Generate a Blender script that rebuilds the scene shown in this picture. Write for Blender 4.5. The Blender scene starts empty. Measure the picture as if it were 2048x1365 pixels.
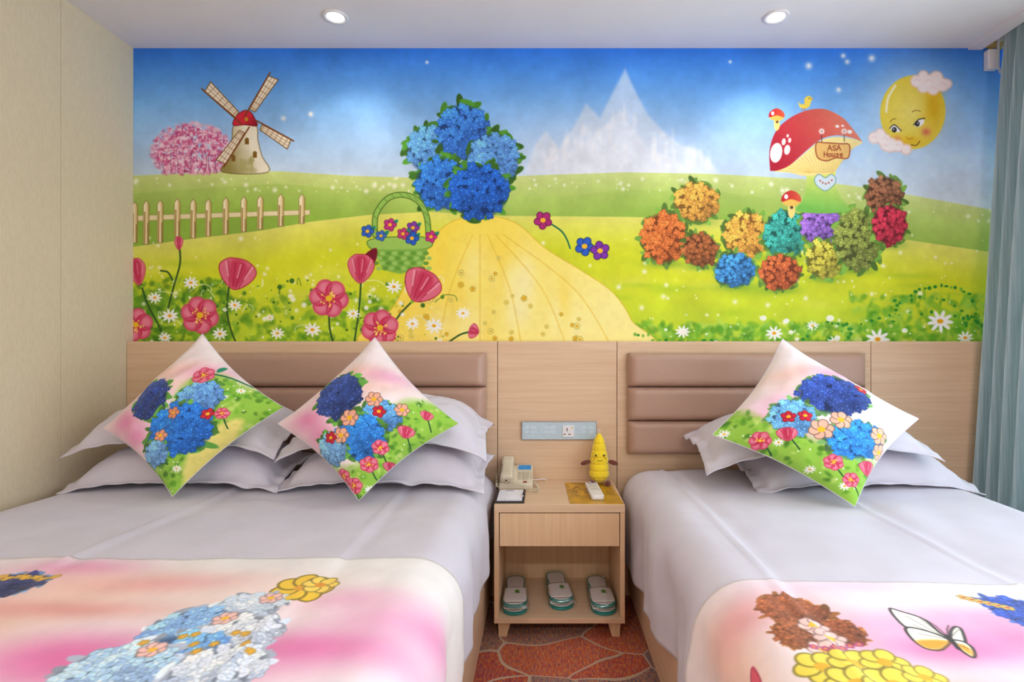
import bpy, bmesh, math, random
import numpy as np
from mathutils import Vector, Matrix, noise as mnoise

sc = bpy.context.scene
col = sc.collection
R = math.radians
# ---------------------------------------------------------------- camera, world, light, exposure
F, H = 1080.0, 1.143            # focal length in pixels of the 2048 wide frame, eye height
cam_d = bpy.data.cameras.new('camera'); cam = bpy.data.objects.new('camera', cam_d); col.objects.link(cam)
cam_d.sensor_width = 36.0; cam_d.lens = F / 2048 * 36.0
cam_d.shift_x = -61 / 2048; cam_d.shift_y = 1.5 / 2048
cam_d.clip_start = 0.02
cam.location = (0, 0, H); cam.rotation_euler = (R(90), 0, 0)
sc.camera = cam
sc.view_settings.view_transform = 'Standard'; sc.view_settings.look = 'None'
sc.view_settings.gamma = 1.0; sc.view_settings.use_curve_mapping = False
sc.view_settings.exposure = 0.18

world = bpy.data.worlds.new('world'); sc.world = world; world.use_nodes = True
bg = world.node_tree.nodes['Background']
bg.inputs[0].default_value = (0.80, 0.90, 1.0, 1); bg.inputs[1].default_value = 1.5

def area_light(name, loc, rot, sx, sy, power, rgb):
    d = bpy.data.lights.new(name, 'AREA'); d.shape = 'RECTANGLE'; d.size = sx; d.size_y = sy
    d.energy = power; d.color = rgb
    o = bpy.data.objects.new(name, d); o.location = loc; o.rotation_euler = rot; col.objects.link(o)
    return o
# daylight through the window in the right hand wall
area_light('window_daylight', (2.33, -.35, 1.30), (0, R(90), 0), 2.1, 3.2, 50, (0.80, 0.90, 1.0))
area_light('window_daylight_behind_curtain', (2.36, 1.62, 1.30), (0, R(90), 0), 2.1, .56, 150, (0.82, 0.91, 1.0))
SPOT_W, NEAR_W, ROOM_W = 7.5, 7.0, 112.0     # downlights over the beds / unseen fill lamps added mid room / and behind the viewer
cy_ = sc.cycles
cy_.max_bounces = 6; cy_.diffuse_bounces = 4; cy_.glossy_bounces = 3; cy_.transparent_max_bounces = 8
cy_.caustics_reflective = False; cy_.caustics_refractive = False

# ---------------------------------------------------------------- helpers
def lin(c):
    return tuple(((v/255)/12.92 if v/255 <= .04045 else ((v/255+.055)/1.055)**2.4) for v in c)

def root(name, label, cat, loc=(0, 0, 0), group=None):
    o = bpy.data.objects.new(name, None); o.empty_display_size = .05; o.location = loc; col.objects.link(o)
    o['label'] = label; o['category'] = cat
    if group: o['group'] = group
    return o
def tag(o, label, cat, group=None):
    o['label'] = label; o['category'] = cat
    if group: o['group'] = group
    return o
def org(p):
    v = Vector((0, 0, 0))
    while p is not None:
        v += p.location; p = p.parent
    return v
def finish(name, me, mat, parent=None, smooth=False):
    if mat is not None: me.materials.append(mat)
    if smooth:
        for p in me.polygons: p.use_smooth = True
    o = bpy.data.objects.new(name, me); col.objects.link(o)
    if parent is not None: o.parent = parent
    return o
def mk(name, V, Fc, mat, parent=None, smooth=False, uv=None):
    off = org(parent)
    me = bpy.data.meshes.new(name)
    me.from_pydata([tuple(Vector(v) - off) for v in V], [], Fc)
    if uv is not None:
        lay = me.uv_layers.new(name='UVMap')
        idx = np.zeros(len(me.loops), dtype=np.int32); me.loops.foreach_get('vertex_index', idx)
        lay.data.foreach_set('uv', np.asarray(uv, dtype=np.float32)[idx].ravel())
    me.update()
    return finish(name, me, mat, parent, smooth)
def from_bm(name, bm, mat, parent=None, smooth=False):
    off = org(parent)
    bmesh.ops.translate(bm, verts=bm.verts, vec=-off)
    bmesh.ops.recalc_face_normals(bm, faces=bm.faces)
    me = bpy.data.meshes.new(name); bm.to_mesh(me); bm.free()
    return finish(name, me, mat, parent, smooth)
def box_bm(bm, x0, x1, y0, y1, z0, z1, bev=0.0, seg=2, M=None):
    r = bmesh.ops.create_cube(bm, size=1.0)
    vs = r['verts']
    for v in vs:
        v.co = Vector((x0 + (v.co.x+.5)*(x1-x0), y0 + (v.co.y+.5)*(y1-y0), z0 + (v.co.z+.5)*(z1-z0)))
    if bev > 0:
        es = list({e for v in vs for e in v.link_edges})
        r2 = bmesh.ops.bevel(bm, geom=es, offset=bev, segments=seg, affect='EDGES', profile=.5)
        vs = list({v for f in r2['faces'] for v in f.verts} | {v for v in vs if v.is_valid})
    if M is not None:
        bmesh.ops.transform(bm, matrix=M, verts=vs)
    return vs
def box(name, x0, x1, y0, y1, z0, z1, mat, parent=None, bev=.0015, M=None, seg=2):
    bm = bmesh.new(); box_bm(bm, x0, x1, y0, y1, z0, z1, bev, seg, M)
    return from_bm(name, bm, mat, parent)
def prism(name, pts, z0, z1, mat, parent=None, bev=0.0, M=None, smooth=False, seg=2):
    """outline in xy, extruded in z"""
    bm = bmesh.new()
    vs = [bm.verts.new((x, y, z0)) for x, y in pts]
    f = bm.faces.new(vs)
    ex = bmesh.ops.extrude_face_region(bm, geom=[f])
    up = [v for v in ex['geom'] if isinstance(v, bmesh.types.BMVert)]
    bmesh.ops.translate(bm, verts=up, vec=(0, 0, z1-z0))
    if bev > 0:
        es = [e for e in bm.edges if abs(e.verts[0].co.z-e.verts[1].co.z) < 1e-6]
        bmesh.ops.bevel(bm, geom=es, offset=bev, segments=seg, affect='EDGES', profile=.5)
    if M is not None: bmesh.ops.transform(bm, matrix=M, verts=bm.verts)
    return from_bm(name, bm, mat, parent, smooth)
def lathe_grid(prof, n, fn=None, close=True):
    """prof = [(r, z)], returns V, F"""
    V, Fc = [], []
    for i, (r, z) in enumerate(prof):
        for k in range(n):
            a = 2*math.pi*k/n
            rr = r if fn is None else fn(r, z, a)
            V.append((rr*math.cos(a), rr*math.sin(a), z))
    for i in range(len(prof)-1):
        for k in range(n):
            Fc.append((i*n+k, i*n+(k+1) % n, (i+1)*n+(k+1) % n, (i+1)*n+k))
    if close:
        Fc.append(tuple(range(n-1, -1, -1))); Fc.append(tuple(range((len(prof)-1)*n, len(prof)*n)))
    return V, Fc
def tube(name, pts, rad, mat, parent=None, n=8, taper=None):
    V, Fc = [], []
    P = [Vector(p) for p in pts]
    up = Vector((0.13, 0.21, 1)).normalized()
    for i, p in enumerate(P):
        t = (P[min(i+1, len(P)-1)] - P[max(i-1, 0)]).normalized()
        a = t.cross(up)
        if a.length < 1e-4: a = t.cross(Vector((1, 0, 0)))
        a.normalize(); b = t.cross(a)
        r = rad if taper is None else rad*taper[i]
        for k in range(n):
            th = 2*math.pi*k/n
            V.append(p + (a*math.cos(th) + b*math.sin(th))*r)
    for i in range(len(P)-1):
        for k in range(n):
            Fc.append((i*n+k, i*n+(k+1) % n, (i+1)*n+(k+1) % n, (i+1)*n+k))
    Fc.append(tuple(range(n-1, -1, -1))); Fc.append(tuple(range((len(P)-1)*n, len(P)*n)))
    return mk(name, V, Fc, mat, parent, True)
def blob(name, c, r, mat, parent=None, M=None, seg=16):
    bm = bmesh.new(); bmesh.ops.create_uvsphere(bm, u_segments=seg, v_segments=max(6, seg*2//3), radius=1.0)
    for v in bm.verts: v.co = Vector((v.co.x*r[0], v.co.y*r[1], v.co.z*r[2]))
    if M is not None: bmesh.ops.transform(bm, matrix=M, verts=bm.verts)
    bmesh.ops.translate(bm, verts=bm.verts, vec=c)
    return from_bm(name, bm, mat, parent, True)
def grid_faces(nu, nv):
    return [(j*nu+i, j*nu+i+1, (j+1)*nu+i+1, (j+1)*nu+i) for j in range(nv-1) for i in range(nu-1)]
def copy_tree(o, parent=None):
    c = o.copy(); col.objects.link(c); c.parent = parent
    for ch in list(o.children): copy_tree(ch, c)
    return c

# ---------------------------------------------------------------- materials
def new_mat(name):
    m = bpy.data.materials.new(name); m.use_nodes = True
    nt = m.node_tree; return m, nt, nt.nodes['Principled BSDF']
def N(nt, t, **kw):
    n = nt.nodes.new(t)
    for k, v in kw.items():
        if k.startswith('i_'): n.inputs[k[2:].replace('_', ' ')].default_value = v
        else: setattr(n, k, v)
    return n
def coords(nt, scale=(1, 1, 1)):
    tc = N(nt, 'ShaderNodeTexCoord'); mp = N(nt, 'ShaderNodeMapping')
    mp.inputs['Scale'].default_value = scale
    nt.links.new(tc.outputs['Object'], mp.inputs['Vector'])
    return mp.outputs['Vector']
def ramp(nt, fac, stops, interp='LINEAR'):
    r = N(nt, 'ShaderNodeValToRGB'); r.color_ramp.interpolation = interp
    e = r.color_ramp.elements
    while len(e) > 1: e.remove(e[-1])
    e[0].position = stops[0][0]; e[0].color = (*lin(stops[0][1]), 1)
    for p, c in stops[1:]:
        k = e.new(p); k.color = (*lin(c), 1)
    nt.links.new(fac, r.inputs[0])
    return r.outputs[0]
def plain(name, c, rough=.5, var=.05, scale=(60, 60, 60), bump=0.0, bscale=None, metal=0.0, sheen=0.0, spec=.5):
    m, nt, b = new_mat(name)
    v = coords(nt, scale); nz = N(nt, 'ShaderNodeTexNoise', i_Detail=3.0, i_Scale=1.0)
    nt.links.new(v, nz.inputs['Vector'])
    lo = tuple(x*(1-var) for x in c); hi = tuple(min(255, x*(1+var)) for x in c)
    nt.links.new(ramp(nt, nz.outputs['Fac'], [(.3, lo), (.7, hi)]), b.inputs['Base Color'])
    b.inputs['Roughness'].default_value = rough; b.inputs['Metallic'].default_value = metal
    b.inputs['Specular IOR Level'].default_value = spec
    if sheen: b.inputs['Sheen Weight'].default_value = sheen
    if bump:
        n2 = nz
        if bscale:
            v2 = coords(nt, bscale); n2 = N(nt, 'ShaderNodeTexNoise', i_Detail=2.0, i_Scale=1.0)
            nt.links.new(v2, n2.inputs['Vector'])
        bp = N(nt, 'ShaderNodeBump', i_Strength=bump, i_Distance=.002)
        nt.links.new(n2.outputs['Fac'], bp.inputs['Height']); nt.links.new(bp.outputs[0], b.inputs['Normal'])
    return m
def wood(name, c0, c1, scale, rough=.45):
    m, nt, b = new_mat(name)
    v = coords(nt, scale); nz = N(nt, 'ShaderNodeTexNoise', i_Detail=5.0, i_Scale=1.0, i_Roughness=.6, i_Distortion=.6)
    nt.links.new(v, nz.inputs['Vector'])
    nt.links.new(ramp(nt, nz.outputs['Fac'], [(.25, c0), (.5, tuple((a+b_)/2 for a, b_ in zip(c0, c1))), (.75, c1)]), b.inputs['Base Color'])
    b.inputs['Roughness'].default_value = rough; b.inputs['Specular IOR Level'].default_value = .35
    bp = N(nt, 'ShaderNodeBump', i_Strength=.06, i_Distance=.001)
    nt.links.new(nz.outputs['Fac'], bp.inputs['Height']); nt.links.new(bp.outputs[0], b.inputs['Normal'])
    return m
def emit(name, c, s):
    m, nt, b = new_mat(name)
    b.inputs['Emission Color'].default_value = (*lin(c), 1); b.inputs['Emission Strength'].default_value = s
    b.inputs['Base Color'].default_value = (*lin(c), 1)
    return m
def film(name, tint, mix=.12, rough=.12):
    m, nt, b = new_mat(name)
    nt.nodes.remove(b)
    out = nt.nodes['Material Output']
    t = N(nt, 'ShaderNodeBsdfTransparent'); t.inputs[0].default_value = (*lin(tint), 1)
    g = N(nt, 'ShaderNodeBsdfGlossy', i_Roughness=rough)
    mx = N(nt, 'ShaderNodeMixShader'); mx.inputs[0].default_value = mix
    nt.links.new(t.outputs[0], mx.inputs[1]); nt.links.new(g.outputs[0], mx.inputs[2])
    nt.links.new(mx.outputs[0], out.inputs['Surface'])
    return m

OAK0, OAK1 = (214, 178, 142), (230, 200, 166)
M = {}
M['oak_h'] = wood('oak_horizontal', OAK0, OAK1, (2.2, 40, 70))
M['oak_v'] = wood('oak_vertical', (220, 180, 138), (236, 203, 162), (70, 40, 2.4))
M['oak_d'] = wood('oak_depth', OAK0, OAK1, (70, 2.4, 40))
M['wall_cloth'] = plain('wall_cloth', (214, 198, 166), .85, .02, (160, 160, 40), .08)
M['paint'] = plain('ceiling_paint', (230, 228, 230), .9, .01, (4, 4, 4))
M['wall_paint'] = plain('wall_paint', (205, 198, 188), .9, .02, (4, 4, 4))
M['leather'] = plain('taupe_leather', (182, 146, 126), .38, .03, (300, 300, 300), .12)
M['linen'] = plain('white_cotton', (212, 206, 216), .85, .015, (8, 8, 8), .10, (260, 260, 260), sheen=.15)
M['base_dark'] = plain('dark_bed_base', (62, 50, 46), .8, .1)
M['white_plastic'] = plain('white_plastic', (232, 230, 230), .35, .02)
M['cream_plastic'] = plain('cream_plastic', (218, 205, 178), .4, .02)
M['key'] = plain('key_plastic', (196, 186, 160), .45, .03)
M['red'] = plain('red_plastic', (150, 50, 40), .4, .05)
M['dark'] = plain('black_plastic', (28, 26, 26), .4, .05)
M['black_leather'] = plain('black_leather', (44, 36, 38), .5, .1, (200, 200, 200), .2)
M['metal'] = plain('brushed_metal', (170, 172, 176), .35, .03, metal=.9)
M['panel_glass'] = plain('pale_blue_glass', (186, 208, 216), .12, .02)
M['panel_print'] = plain('panel_print', (200, 217, 225), .25, .02)
M['corn'] = plain('yellow_plush', (250, 214, 30), .9, .05, (150, 150, 150), .25, sheen=.4)
M['brown_plush'] = plain('brown_plush', (108, 52, 34), .95, .1, (200, 200, 200), .3, sheen=.4)
M['blush'] = plain('orange_felt', (214, 140, 40), .9, .05)
M['teal'] = plain('teal_edging', (40, 138, 130), .5, .08)
M['terry'] = plain('white_terry', (236, 224, 218), .95, .05, (300, 300, 300), .3)
M['leaf'] = plain('green_print', (72, 140, 40), .7, .1)
M['paper'] = plain('white_paper', (240, 238, 242), .8, .01)
M['ink'] = plain('dark_ink', (70, 72, 100), .7, .1)
M['screen'] = plain('blue_screen', (48, 140, 205), .2, .12, (120, 20, 260))
M['yellow_wire'] = plain('yellow_wire', (206, 168, 40), .5, .05)
M['film'] = film('clear_film', (251, 253, 252), .06, .12)
M['glass'] = film('window_glass', (250, 252, 252), .05, .02)
M['lamp'] = emit('lamp_emitter', (255, 250, 240), 14.0)
M['frame'] = plain('window_frame', (120, 122, 126), .4, .03)

def curtain_mat():
    m, nt, b = new_mat('curtain_fabric')
    v = coords(nt, (150, 150, 3.5)); nz = N(nt, 'ShaderNodeTexNoise', i_Detail=4.0, i_Scale=1.0)
    nt.links.new(v, nz.inputs['Vector'])
    nt.links.new(ramp(nt, nz.outputs['Fac'], [(.3, (158, 180, 184)), (.5, (186, 204, 206)), (.72, (212, 224, 224))]), b.inputs['Base Color'])
    b.inputs['Roughness'].default_value = .8; b.inputs['Sheen Weight'].default_value = .2
    tr = N(nt, 'ShaderNodeBsdfTranslucent'); tr.inputs[0].default_value = (*lin((204, 216, 218)), 1)
    mx = N(nt, 'ShaderNodeMixShader'); mx.inputs[0].default_value = .24
    nt.links.new(b.outputs[0], mx.inputs[1]); nt.links.new(tr.outputs[0], mx.inputs[2]); nt.links.new(mx.outputs[0], nt.nodes['Material Output'].inputs['Surface'])
    return m
M['curtain'] = curtain_mat()

def carpet_mat():
    m, nt, b = new_mat('patterned_carpet')
    L = nt.links.new
    v = coords(nt, (1, 1, 1)); v.node.inputs['Location'].default_value = (3.30, 2.02, 0)
    wn = N(nt, 'ShaderNodeTexNoise', i_Scale=4.6, i_Detail=0.0); L(v, wn.inputs['Vector'])
    sub = N(nt, 'ShaderNodeVectorMath', operation='SUBTRACT'); L(wn.outputs['Color'], sub.inputs[0]); sub.inputs[1].default_value = (.5, .5, .5)
    scl = N(nt, 'ShaderNodeVectorMath', operation='SCALE'); L(sub.outputs[0], scl.inputs[0]); scl.inputs['Scale'].default_value = .30
    add = N(nt, 'ShaderNodeVectorMath', operation='ADD'); L(v, add.inputs[0]); L(scl.outputs[0], add.inputs[1])
    ve = N(nt, 'ShaderNodeTexVoronoi', feature='DISTANCE_TO_EDGE', voronoi_dimensions='2D', i_Scale=4.4); L(add.outputs[0], ve.inputs['Vector'])
    vc = N(nt, 'ShaderNodeTexVoronoi', feature='F1', voronoi_dimensions='2D', i_Scale=4.4); L(add.outputs[0], vc.inputs['Vector'])
    sep = N(nt, 'ShaderNodeSeparateColor'); L(vc.outputs['Color'], sep.inputs[0])
    base = ramp(nt, sep.outputs[0], [(0, (200, 36, 24)), (.26, (150, 124, 110)), (.46, (206, 62, 36)), (.60, (130, 116, 120)), (.78, (176, 128, 92)), (.92, (214, 90, 46))], 'CONSTANT')
    sv = coords(nt, (150, 36, 1)); sn = N(nt, 'ShaderNodeTexNoise', i_Scale=1.0, i_Detail=2.0); L(sv, sn.inputs['Vector'])
    sp = ramp(nt, sn.outputs['Fac'], [(.30, (96, 60, 62)), (.42, (138, 120, 124)), (.5, (190, 56, 34)), (.56, (236, 176, 90)), (.64, (130, 112, 118))])
    mx = N(nt, 'ShaderNodeMix', data_type='RGBA'); mx.inputs[0].default_value = .55; L(base, mx.inputs[6]); L(sp, mx.inputs[7])
    lt = N(nt, 'ShaderNodeMath', operation='LESS_THAN'); L(ve.outputs['Distance'], lt.inputs[0]); lt.inputs[1].default_value = .024
    m2 = N(nt, 'ShaderNodeMix', data_type='RGBA'); L(lt.outputs[0], m2.inputs[0]); L(mx.outputs[2], m2.inputs[6]); m2.inputs[7].default_value = (*lin((206, 180, 152)), 1)
    L(m2.outputs[2], b.inputs['Base Color']); b.inputs['Roughness'].default_value = .95
    pv = coords(nt, (500, 500, 500)); pn = N(nt, 'ShaderNodeTexNoise', i_Scale=1.0); L(pv, pn.inputs['Vector'])
    bp = N(nt, 'ShaderNodeBump', i_Strength=.5, i_Distance=.004); L(pn.outputs['Fac'], bp.inputs['Height']); L(bp.outputs[0], b.inputs['Normal'])
    return m
M['carpet'] = carpet_mat()

# ---------------------------------------------------------------- painted prints (drawn here, stroke by stroke)
rng = np.random.default_rng(11)
def spline(pts, closed=True, k=8):
    P = np.array(pts, float); n = len(P); out = []
    rngi = range(n) if closed else range(n-1)
    for i in rngi:
        if closed: a, b, c, d = P[(i-1) % n], P[i], P[(i+1) % n], P[(i+2) % n]
        else: a, b, c, d = P[max(i-1, 0)], P[i], P[i+1], P[min(i+2, n-1)]
        for t in np.arange(k)/k:
            out.append(.5*((2*b) + (c-a)*t + (2*a-5*b+4*c-d)*t*t + (3*b-a-3*c+d)*t**3))
    if not closed: out.append(P[-1])
    return np.array(out)
class Canvas:
    """axis aligned painting surface; x to the right, y downwards, any unit"""
    def __init__(s, x0, x1, y0, y1, ppu):
        s.x0, s.y0, s.x1, s.y1, s.p = x0, y0, x1, y1, ppu
        s.w, s.h = int(round((x1-x0)*ppu)), int(round((y1-y0)*ppu))
        s.a = np.zeros((s.h, s.w, 3), np.float32)
        s.xs = x0 + (np.arange(s.w)+.5)/ppu; s.ys = y0 + (np.arange(s.h)+.5)/ppu
        s.px = 1.0/ppu
    def win(s, xa, xb, ya, yb):
        i0 = max(0, int((xa-s.x0)*s.p)-1); i1 = min(s.w, int((xb-s.x0)*s.p)+2)
        j0 = max(0, int((ya-s.y0)*s.p)-1); j1 = min(s.h, int((yb-s.y0)*s.p)+2)
        if i0 >= i1 or j0 >= j1: return None
        X, Y = np.meshgrid(s.xs[i0:i1], s.ys[j0:j1])
        return (slice(j0, j1), slice(i0, i1)), X, Y
    def put(s, sl, m, c):
        c = (np.asarray(c, np.float32)/255.0)
        s.a[sl] = s.a[sl]*(1-m[..., None]) + c*m[..., None]
    def ell(s, cx, cy, rx, ry, c, rot=0, soft=None, a=1.0, c2=None):
        soft = soft or s.px*1.4; r = max(rx, ry)+soft
        w = s.win(cx-r, cx+r, cy-r, cy+r)
        if w is None: return
        sl, X, Y = w; t = R(rot); u = (X-cx)*math.cos(t)+(Y-cy)*math.sin(t); v = -(X-cx)*math.sin(t)+(Y-cy)*math.cos(t)
        q = np.sqrt((u/rx)**2+(v/ry)**2); m = np.clip(.5-(q-1)*min(rx, ry)/soft, 0, 1)*a
        if c2 is not None:
            k = np.clip(q, 0, 1)[..., None]; c = np.asarray(c)*(1-k)+np.asarray(c2)*k
        s.put(sl, m, c)
    def glow(s, cx, cy, rx, ry, c, a=1.0):
        w = s.win(cx-2.6*rx, cx+2.6*rx, cy-2.6*ry, cy+2.6*ry)
        if w is None: return
        sl, X, Y = w; s.put(sl, np.exp(-(((X-cx)/rx)**2+((Y-cy)/ry)**2))*a, c)
    def poly(s, pts, c, soft=None, a=1.0, grad=None, edge=None):
        P = np.asarray(pts, float); soft = soft or s.px*1.4
        w = s.win(P[:, 0].min()-soft, P[:, 0].max()+soft, P[:, 1].min()-soft, P[:, 1].max()+soft)
        if w is None: return
        sl, X, Y = w; ins = np.zeros(X.shape, bool); d = np.full(X.shape, 1e9); n = len(P)
        for i in range(n):
            (xa, ya), (xb, yb) = P[i], P[(i+1) % n]
            if ya != yb:
                k = ((ya > Y) != (yb > Y)) & (X < (xb-xa)*(Y-ya)/(yb-ya)+xa); ins ^= k
            L = (xb-xa)**2+(yb-ya)**2
            if L > 0:
                t = np.clip(((X-xa)*(xb-xa)+(Y-ya)*(yb-ya))/L, 0, 1)
                d = np.minimum(d, np.hypot(X-xa-t*(xb-xa), Y-ya-t*(yb-ya)))
        sd = np.where(ins, -d, d); m = np.clip(.5-sd/soft, 0, 1)*a
        if grad is not None:        # grad = (ax, ay, bx, by, colour at b)
            ax, ay, bx, by, cb = grad
            t = np.clip(((X-ax)*(bx-ax)+(Y-ay)*(by-ay))/((bx-ax)**2+(by-ay)**2), 0, 1)[..., None]
            c = np.asarray(c)*(1-t)+np.asarray(cb)*t
        s.put(sl, m, c)
        if edge is not None:
            s.put(sl, np.clip(.5-(d-edge[0]/2)/(s.px*1.4), 0, 1)*edge[2], edge[1])
    def line(s, pts, wd, c, a=1.0, taper=False):
        P = np.asarray(pts, float); r = wd+s.px*2
        w = s.win(P[:, 0].min()-r, P[:, 0].max()+r, P[:, 1].min()-r, P[:, 1].max()+r)
        if w is None: return
        sl, X, Y = w; d = np.full(X.shape, 1e9); n = len(P)-1
        for i in range(n):
            (xa, ya), (xb, yb) = P[i], P[i+1]; L = (xb-xa)**2+(yb-ya)**2
            if L == 0: continue
            t = np.clip(((X-xa)*(xb-xa)+(Y-ya)*(yb-ya))/L, 0, 1)
            k = wd/2*(1-(.8*(i+t)/n if taper else 0))
            d = np.minimum(d, np.hypot(X-xa-t*(xb-xa), Y-ya-t*(yb-ya))-k)
        s.put(sl, np.clip(.5-d/(s.px*1.3), 0, 1)*a, c)
    def mottle(s, amt, cells=40, fx=1.0):
        f = np.zeros((s.h, s.w), np.float32)
        for k, g in ((1.0, 1), (.5, 2.3), (.3, 5)):
            gx, gy = max(2, int(cells*g*fx)), max(2, int(cells*g*s.h/s.w))
            G = rng.random((gy+1, gx+1)).astype(np.float32)
            xi = np.linspace(0, gx-1e-3, s.w); yi = np.linspace(0, gy-1e-3, s.h)
            x0 = xi.astype(int); y0 = yi.astype(int); tx = (xi-x0)[None]; ty = (yi-y0)[:, None]
            tx = tx*tx*(3-2*tx); ty = ty*ty*(3-2*ty)
            f += k*((G[y0][:, x0]*(1-tx)+G[y0][:, x0+1]*tx)*(1-ty)+(G[y0+1][:, x0]*(1-tx)+G[y0+1][:, x0+1]*tx)*ty-.5)
        s.a *= (1+amt*f)[..., None]
        return f
    def daisy(s, cx, cy, r, sq=.8, a0=0):
        for k in range(9):
            t = a0+2*math.pi*k/9
            s.ell(cx+math.cos(t)*r*.58, cy+math.sin(t)*r*.58*sq, r*.44, r*.15, (250, 250, 246), rot=math.degrees(math.atan2(math.sin(t)*sq, math.cos(t))))
        s.ell(cx, cy, r*.24, r*.22*sq, (240, 170, 20))
    def poppy(s, cx, cy, r, a0=.3, sq=.95):
        for k in range(6):
            t = a0+math.pi*k/3
            s.ell(cx+math.cos(t)*r*.5, cy+math.sin(t)*r*.5*sq, r*.52, r*.50, (226, 96, 122), soft=r*.06, c2=(206, 44, 82), rot=math.degrees(t))
            s.ell(cx+math.cos(t)*r*.66, cy+math.sin(t)*r*.66*sq, r*.3, r*.34, (240, 150, 168), soft=r*.3, a=.75, rot=math.degrees(t))
        for k in range(6):
            t = a0+math.pi*(k+.5)/3
            s.line([(cx+math.cos(t)*r*.2, cy+math.sin(t)*r*.2*sq), (cx+math.cos(t)*r*.86, cy+math.sin(t)*r*.86*sq)], r*.06, (160, 16, 52), .8, True)
        for k in range(14):
            t = rng.random()*6.28; q = r*(.25+.2*rng.random())
            s.line([(cx, cy), (cx+math.cos(t)*q, cy+math.sin(t)*q*sq)], r*.03, (250, 190, 80), .8)
            s.ell(cx+math.cos(t)*q, cy+math.sin(t)*q*sq, r*.05, r*.05, (255, 220, 110))
        s.ell(cx, cy, r*.17, r*.16, (244, 196, 40))
    def cup(s, cx, cy, w, h, rot=0):
        t = R(rot)
        def T(p): return [(cx+(x*w)*math.cos(t)-(y*h)*math.sin(t), cy+(x*w)*math.sin(t)+(y*h)*math.cos(t)) for x, y in p]
        s.poly(spline(T([(-.5, -.25), (-.3, -.46), (-.05, -.5), (.2, -.48), (.45, -.3), (.5, -.05), (.3, .3), (0, .5), (-.3, .3), (-.48, 0)])), (226, 110, 132), edge=(w*.03, (170, 26, 60), .7))
        s.poly(spline(T([(-.2, -.4), (.12, -.44), (.26, -.1), (.02, .46), (-.2, .1)])), (196, 36, 74), soft=w*.12, a=.7)
        for x in (-.3, -.1, .12, .32):
            s.line(T([(x, -.36), (x*.4, .42)]), w*.025, (164, 20, 56), .6)
        for x in (-.36, .05, .38):
            s.line(T([(x, -.32), (x*.6, .1)]), w*.05, (250, 200, 208), .5)
    def blossom(s, cx, cy, r, c, n=5, mid=(250, 190, 40), a0=0.):
        dk = tuple(v*.55 for v in c)
        for k in range(n):
            t = a0+2*math.pi*k/n; x, y = cx+math.cos(t)*r*.55, cy+math.sin(t)*r*.55
            s.ell(x, y, r*.5, r*.44, dk, rot=math.degrees(t)); s.ell(x, y, r*.42, r*.36, c, rot=math.degrees(t))
        s.ell(cx, cy, r*.3, r*.27, mid)
    def bush(s, cx, cy, rx, ry, c, n=70, leaf=(70, 130, 40), br=.16):
        m = min(rx, ry)
        for k in range(34):
            t = rng.random()*6.283; q = .82+.26*rng.random(); L = m*(.10+.10*rng.random()); f = .7+.6*rng.random()
            s.ell(cx+math.cos(t)*rx*q, cy+math.sin(t)*ry*q, L*1.6, L*.7, tuple(min(255, v*f) for v in leaf), rot=rng.random()*180, soft=m*.03)
        s.ell(cx, cy, rx*.94, ry*.94, tuple(v*.62 for v in c), soft=rx*.16)
        for k in range(int(n*1.5)):
            q = math.sqrt((k+.5)/(n*1.5)); t = k*2.39996+rng.normal()*.12
            x, y = math.cos(t)*q+rng.normal()*.03, math.sin(t)*q+rng.normal()*.03
            f = (1.02-.22*(x*.5+y*.7))*(.84+.32*rng.random()); cc = np.clip(np.array(c, float)*f, 0, 255); b = br*m*(.75+.4*rng.random()); a0 = rng.random()*6
            for p in range(4):
                a = a0+p*math.pi/2; u, v = cx+x*rx*.96+math.cos(a)*b*.5, cy+y*ry*.96+math.sin(a)*b*.5
                s.ell(u, v, b*.56, b*.5, tuple(cc*.72), rot=math.degrees(a)); s.ell(u, v, b*.5, b*.42, tuple(cc), rot=math.degrees(a), c2=tuple(np.clip(cc*1.18+14, 0, 255)))
            s.ell(cx+x*rx*.96, cy+y*ry*.96, b*.16, b*.16, tuple(np.clip(cc*1.3+50, 0, 255)))
    def foliage(s, x0, x1, y0, y1, n, cs, r):
        for k in range(n):
            x, y = x0+rng.random()*(x1-x0), y0+rng.random()*(y1-y0)
            s.ell(x, y, r*(.5+rng.random()), r*(.3+.5*rng.random()), cs[rng.integers(len(cs))], rot=rng.random()*180, soft=r*.5, a=.55)
    def image(s, name, gain=1.0):
        im = bpy.data.images.new(name, s.w, s.h, alpha=False)
        buf = np.ones((s.h, s.w, 4), np.float32); buf[..., :3] = np.clip(s.a[::-1]*gain, 0, 1)
        im.pixels.foreach_set(buf.ravel()); im.update(); im.pack()
        return im
def print_mat(name, im, rough=.6, weave=None, sheen=0.0, spec=.3):
    m, nt, b = new_mat(name)
    tx = N(nt, 'ShaderNodeTexImage', image=im, extension='EXTEND', interpolation='Cubic')
    uv = N(nt, 'ShaderNodeUVMap'); nt.links.new(uv.outputs[0], tx.inputs[0])
    nt.links.new(tx.outputs[0], b.inputs['Base Color'])
    b.inputs['Roughness'].default_value = rough; b.inputs['Specular IOR Level'].default_value = spec
    b.inputs['Sheen Weight'].default_value = sheen
    if weave:
        v = coords(nt, weave); nz = N(nt, 'ShaderNodeTexNoise', i_Scale=1.0, i_Detail=2.0); nt.links.new(v, nz.inputs['Vector'])
        bp = N(nt, 'ShaderNodeBump', i_Strength=.12, i_Distance=.001); nt.links.new(nz.outputs['Fac'], bp.inputs['Height']); nt.links.new(bp.outputs[0], b.inputs['Normal'])
    return m

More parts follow.
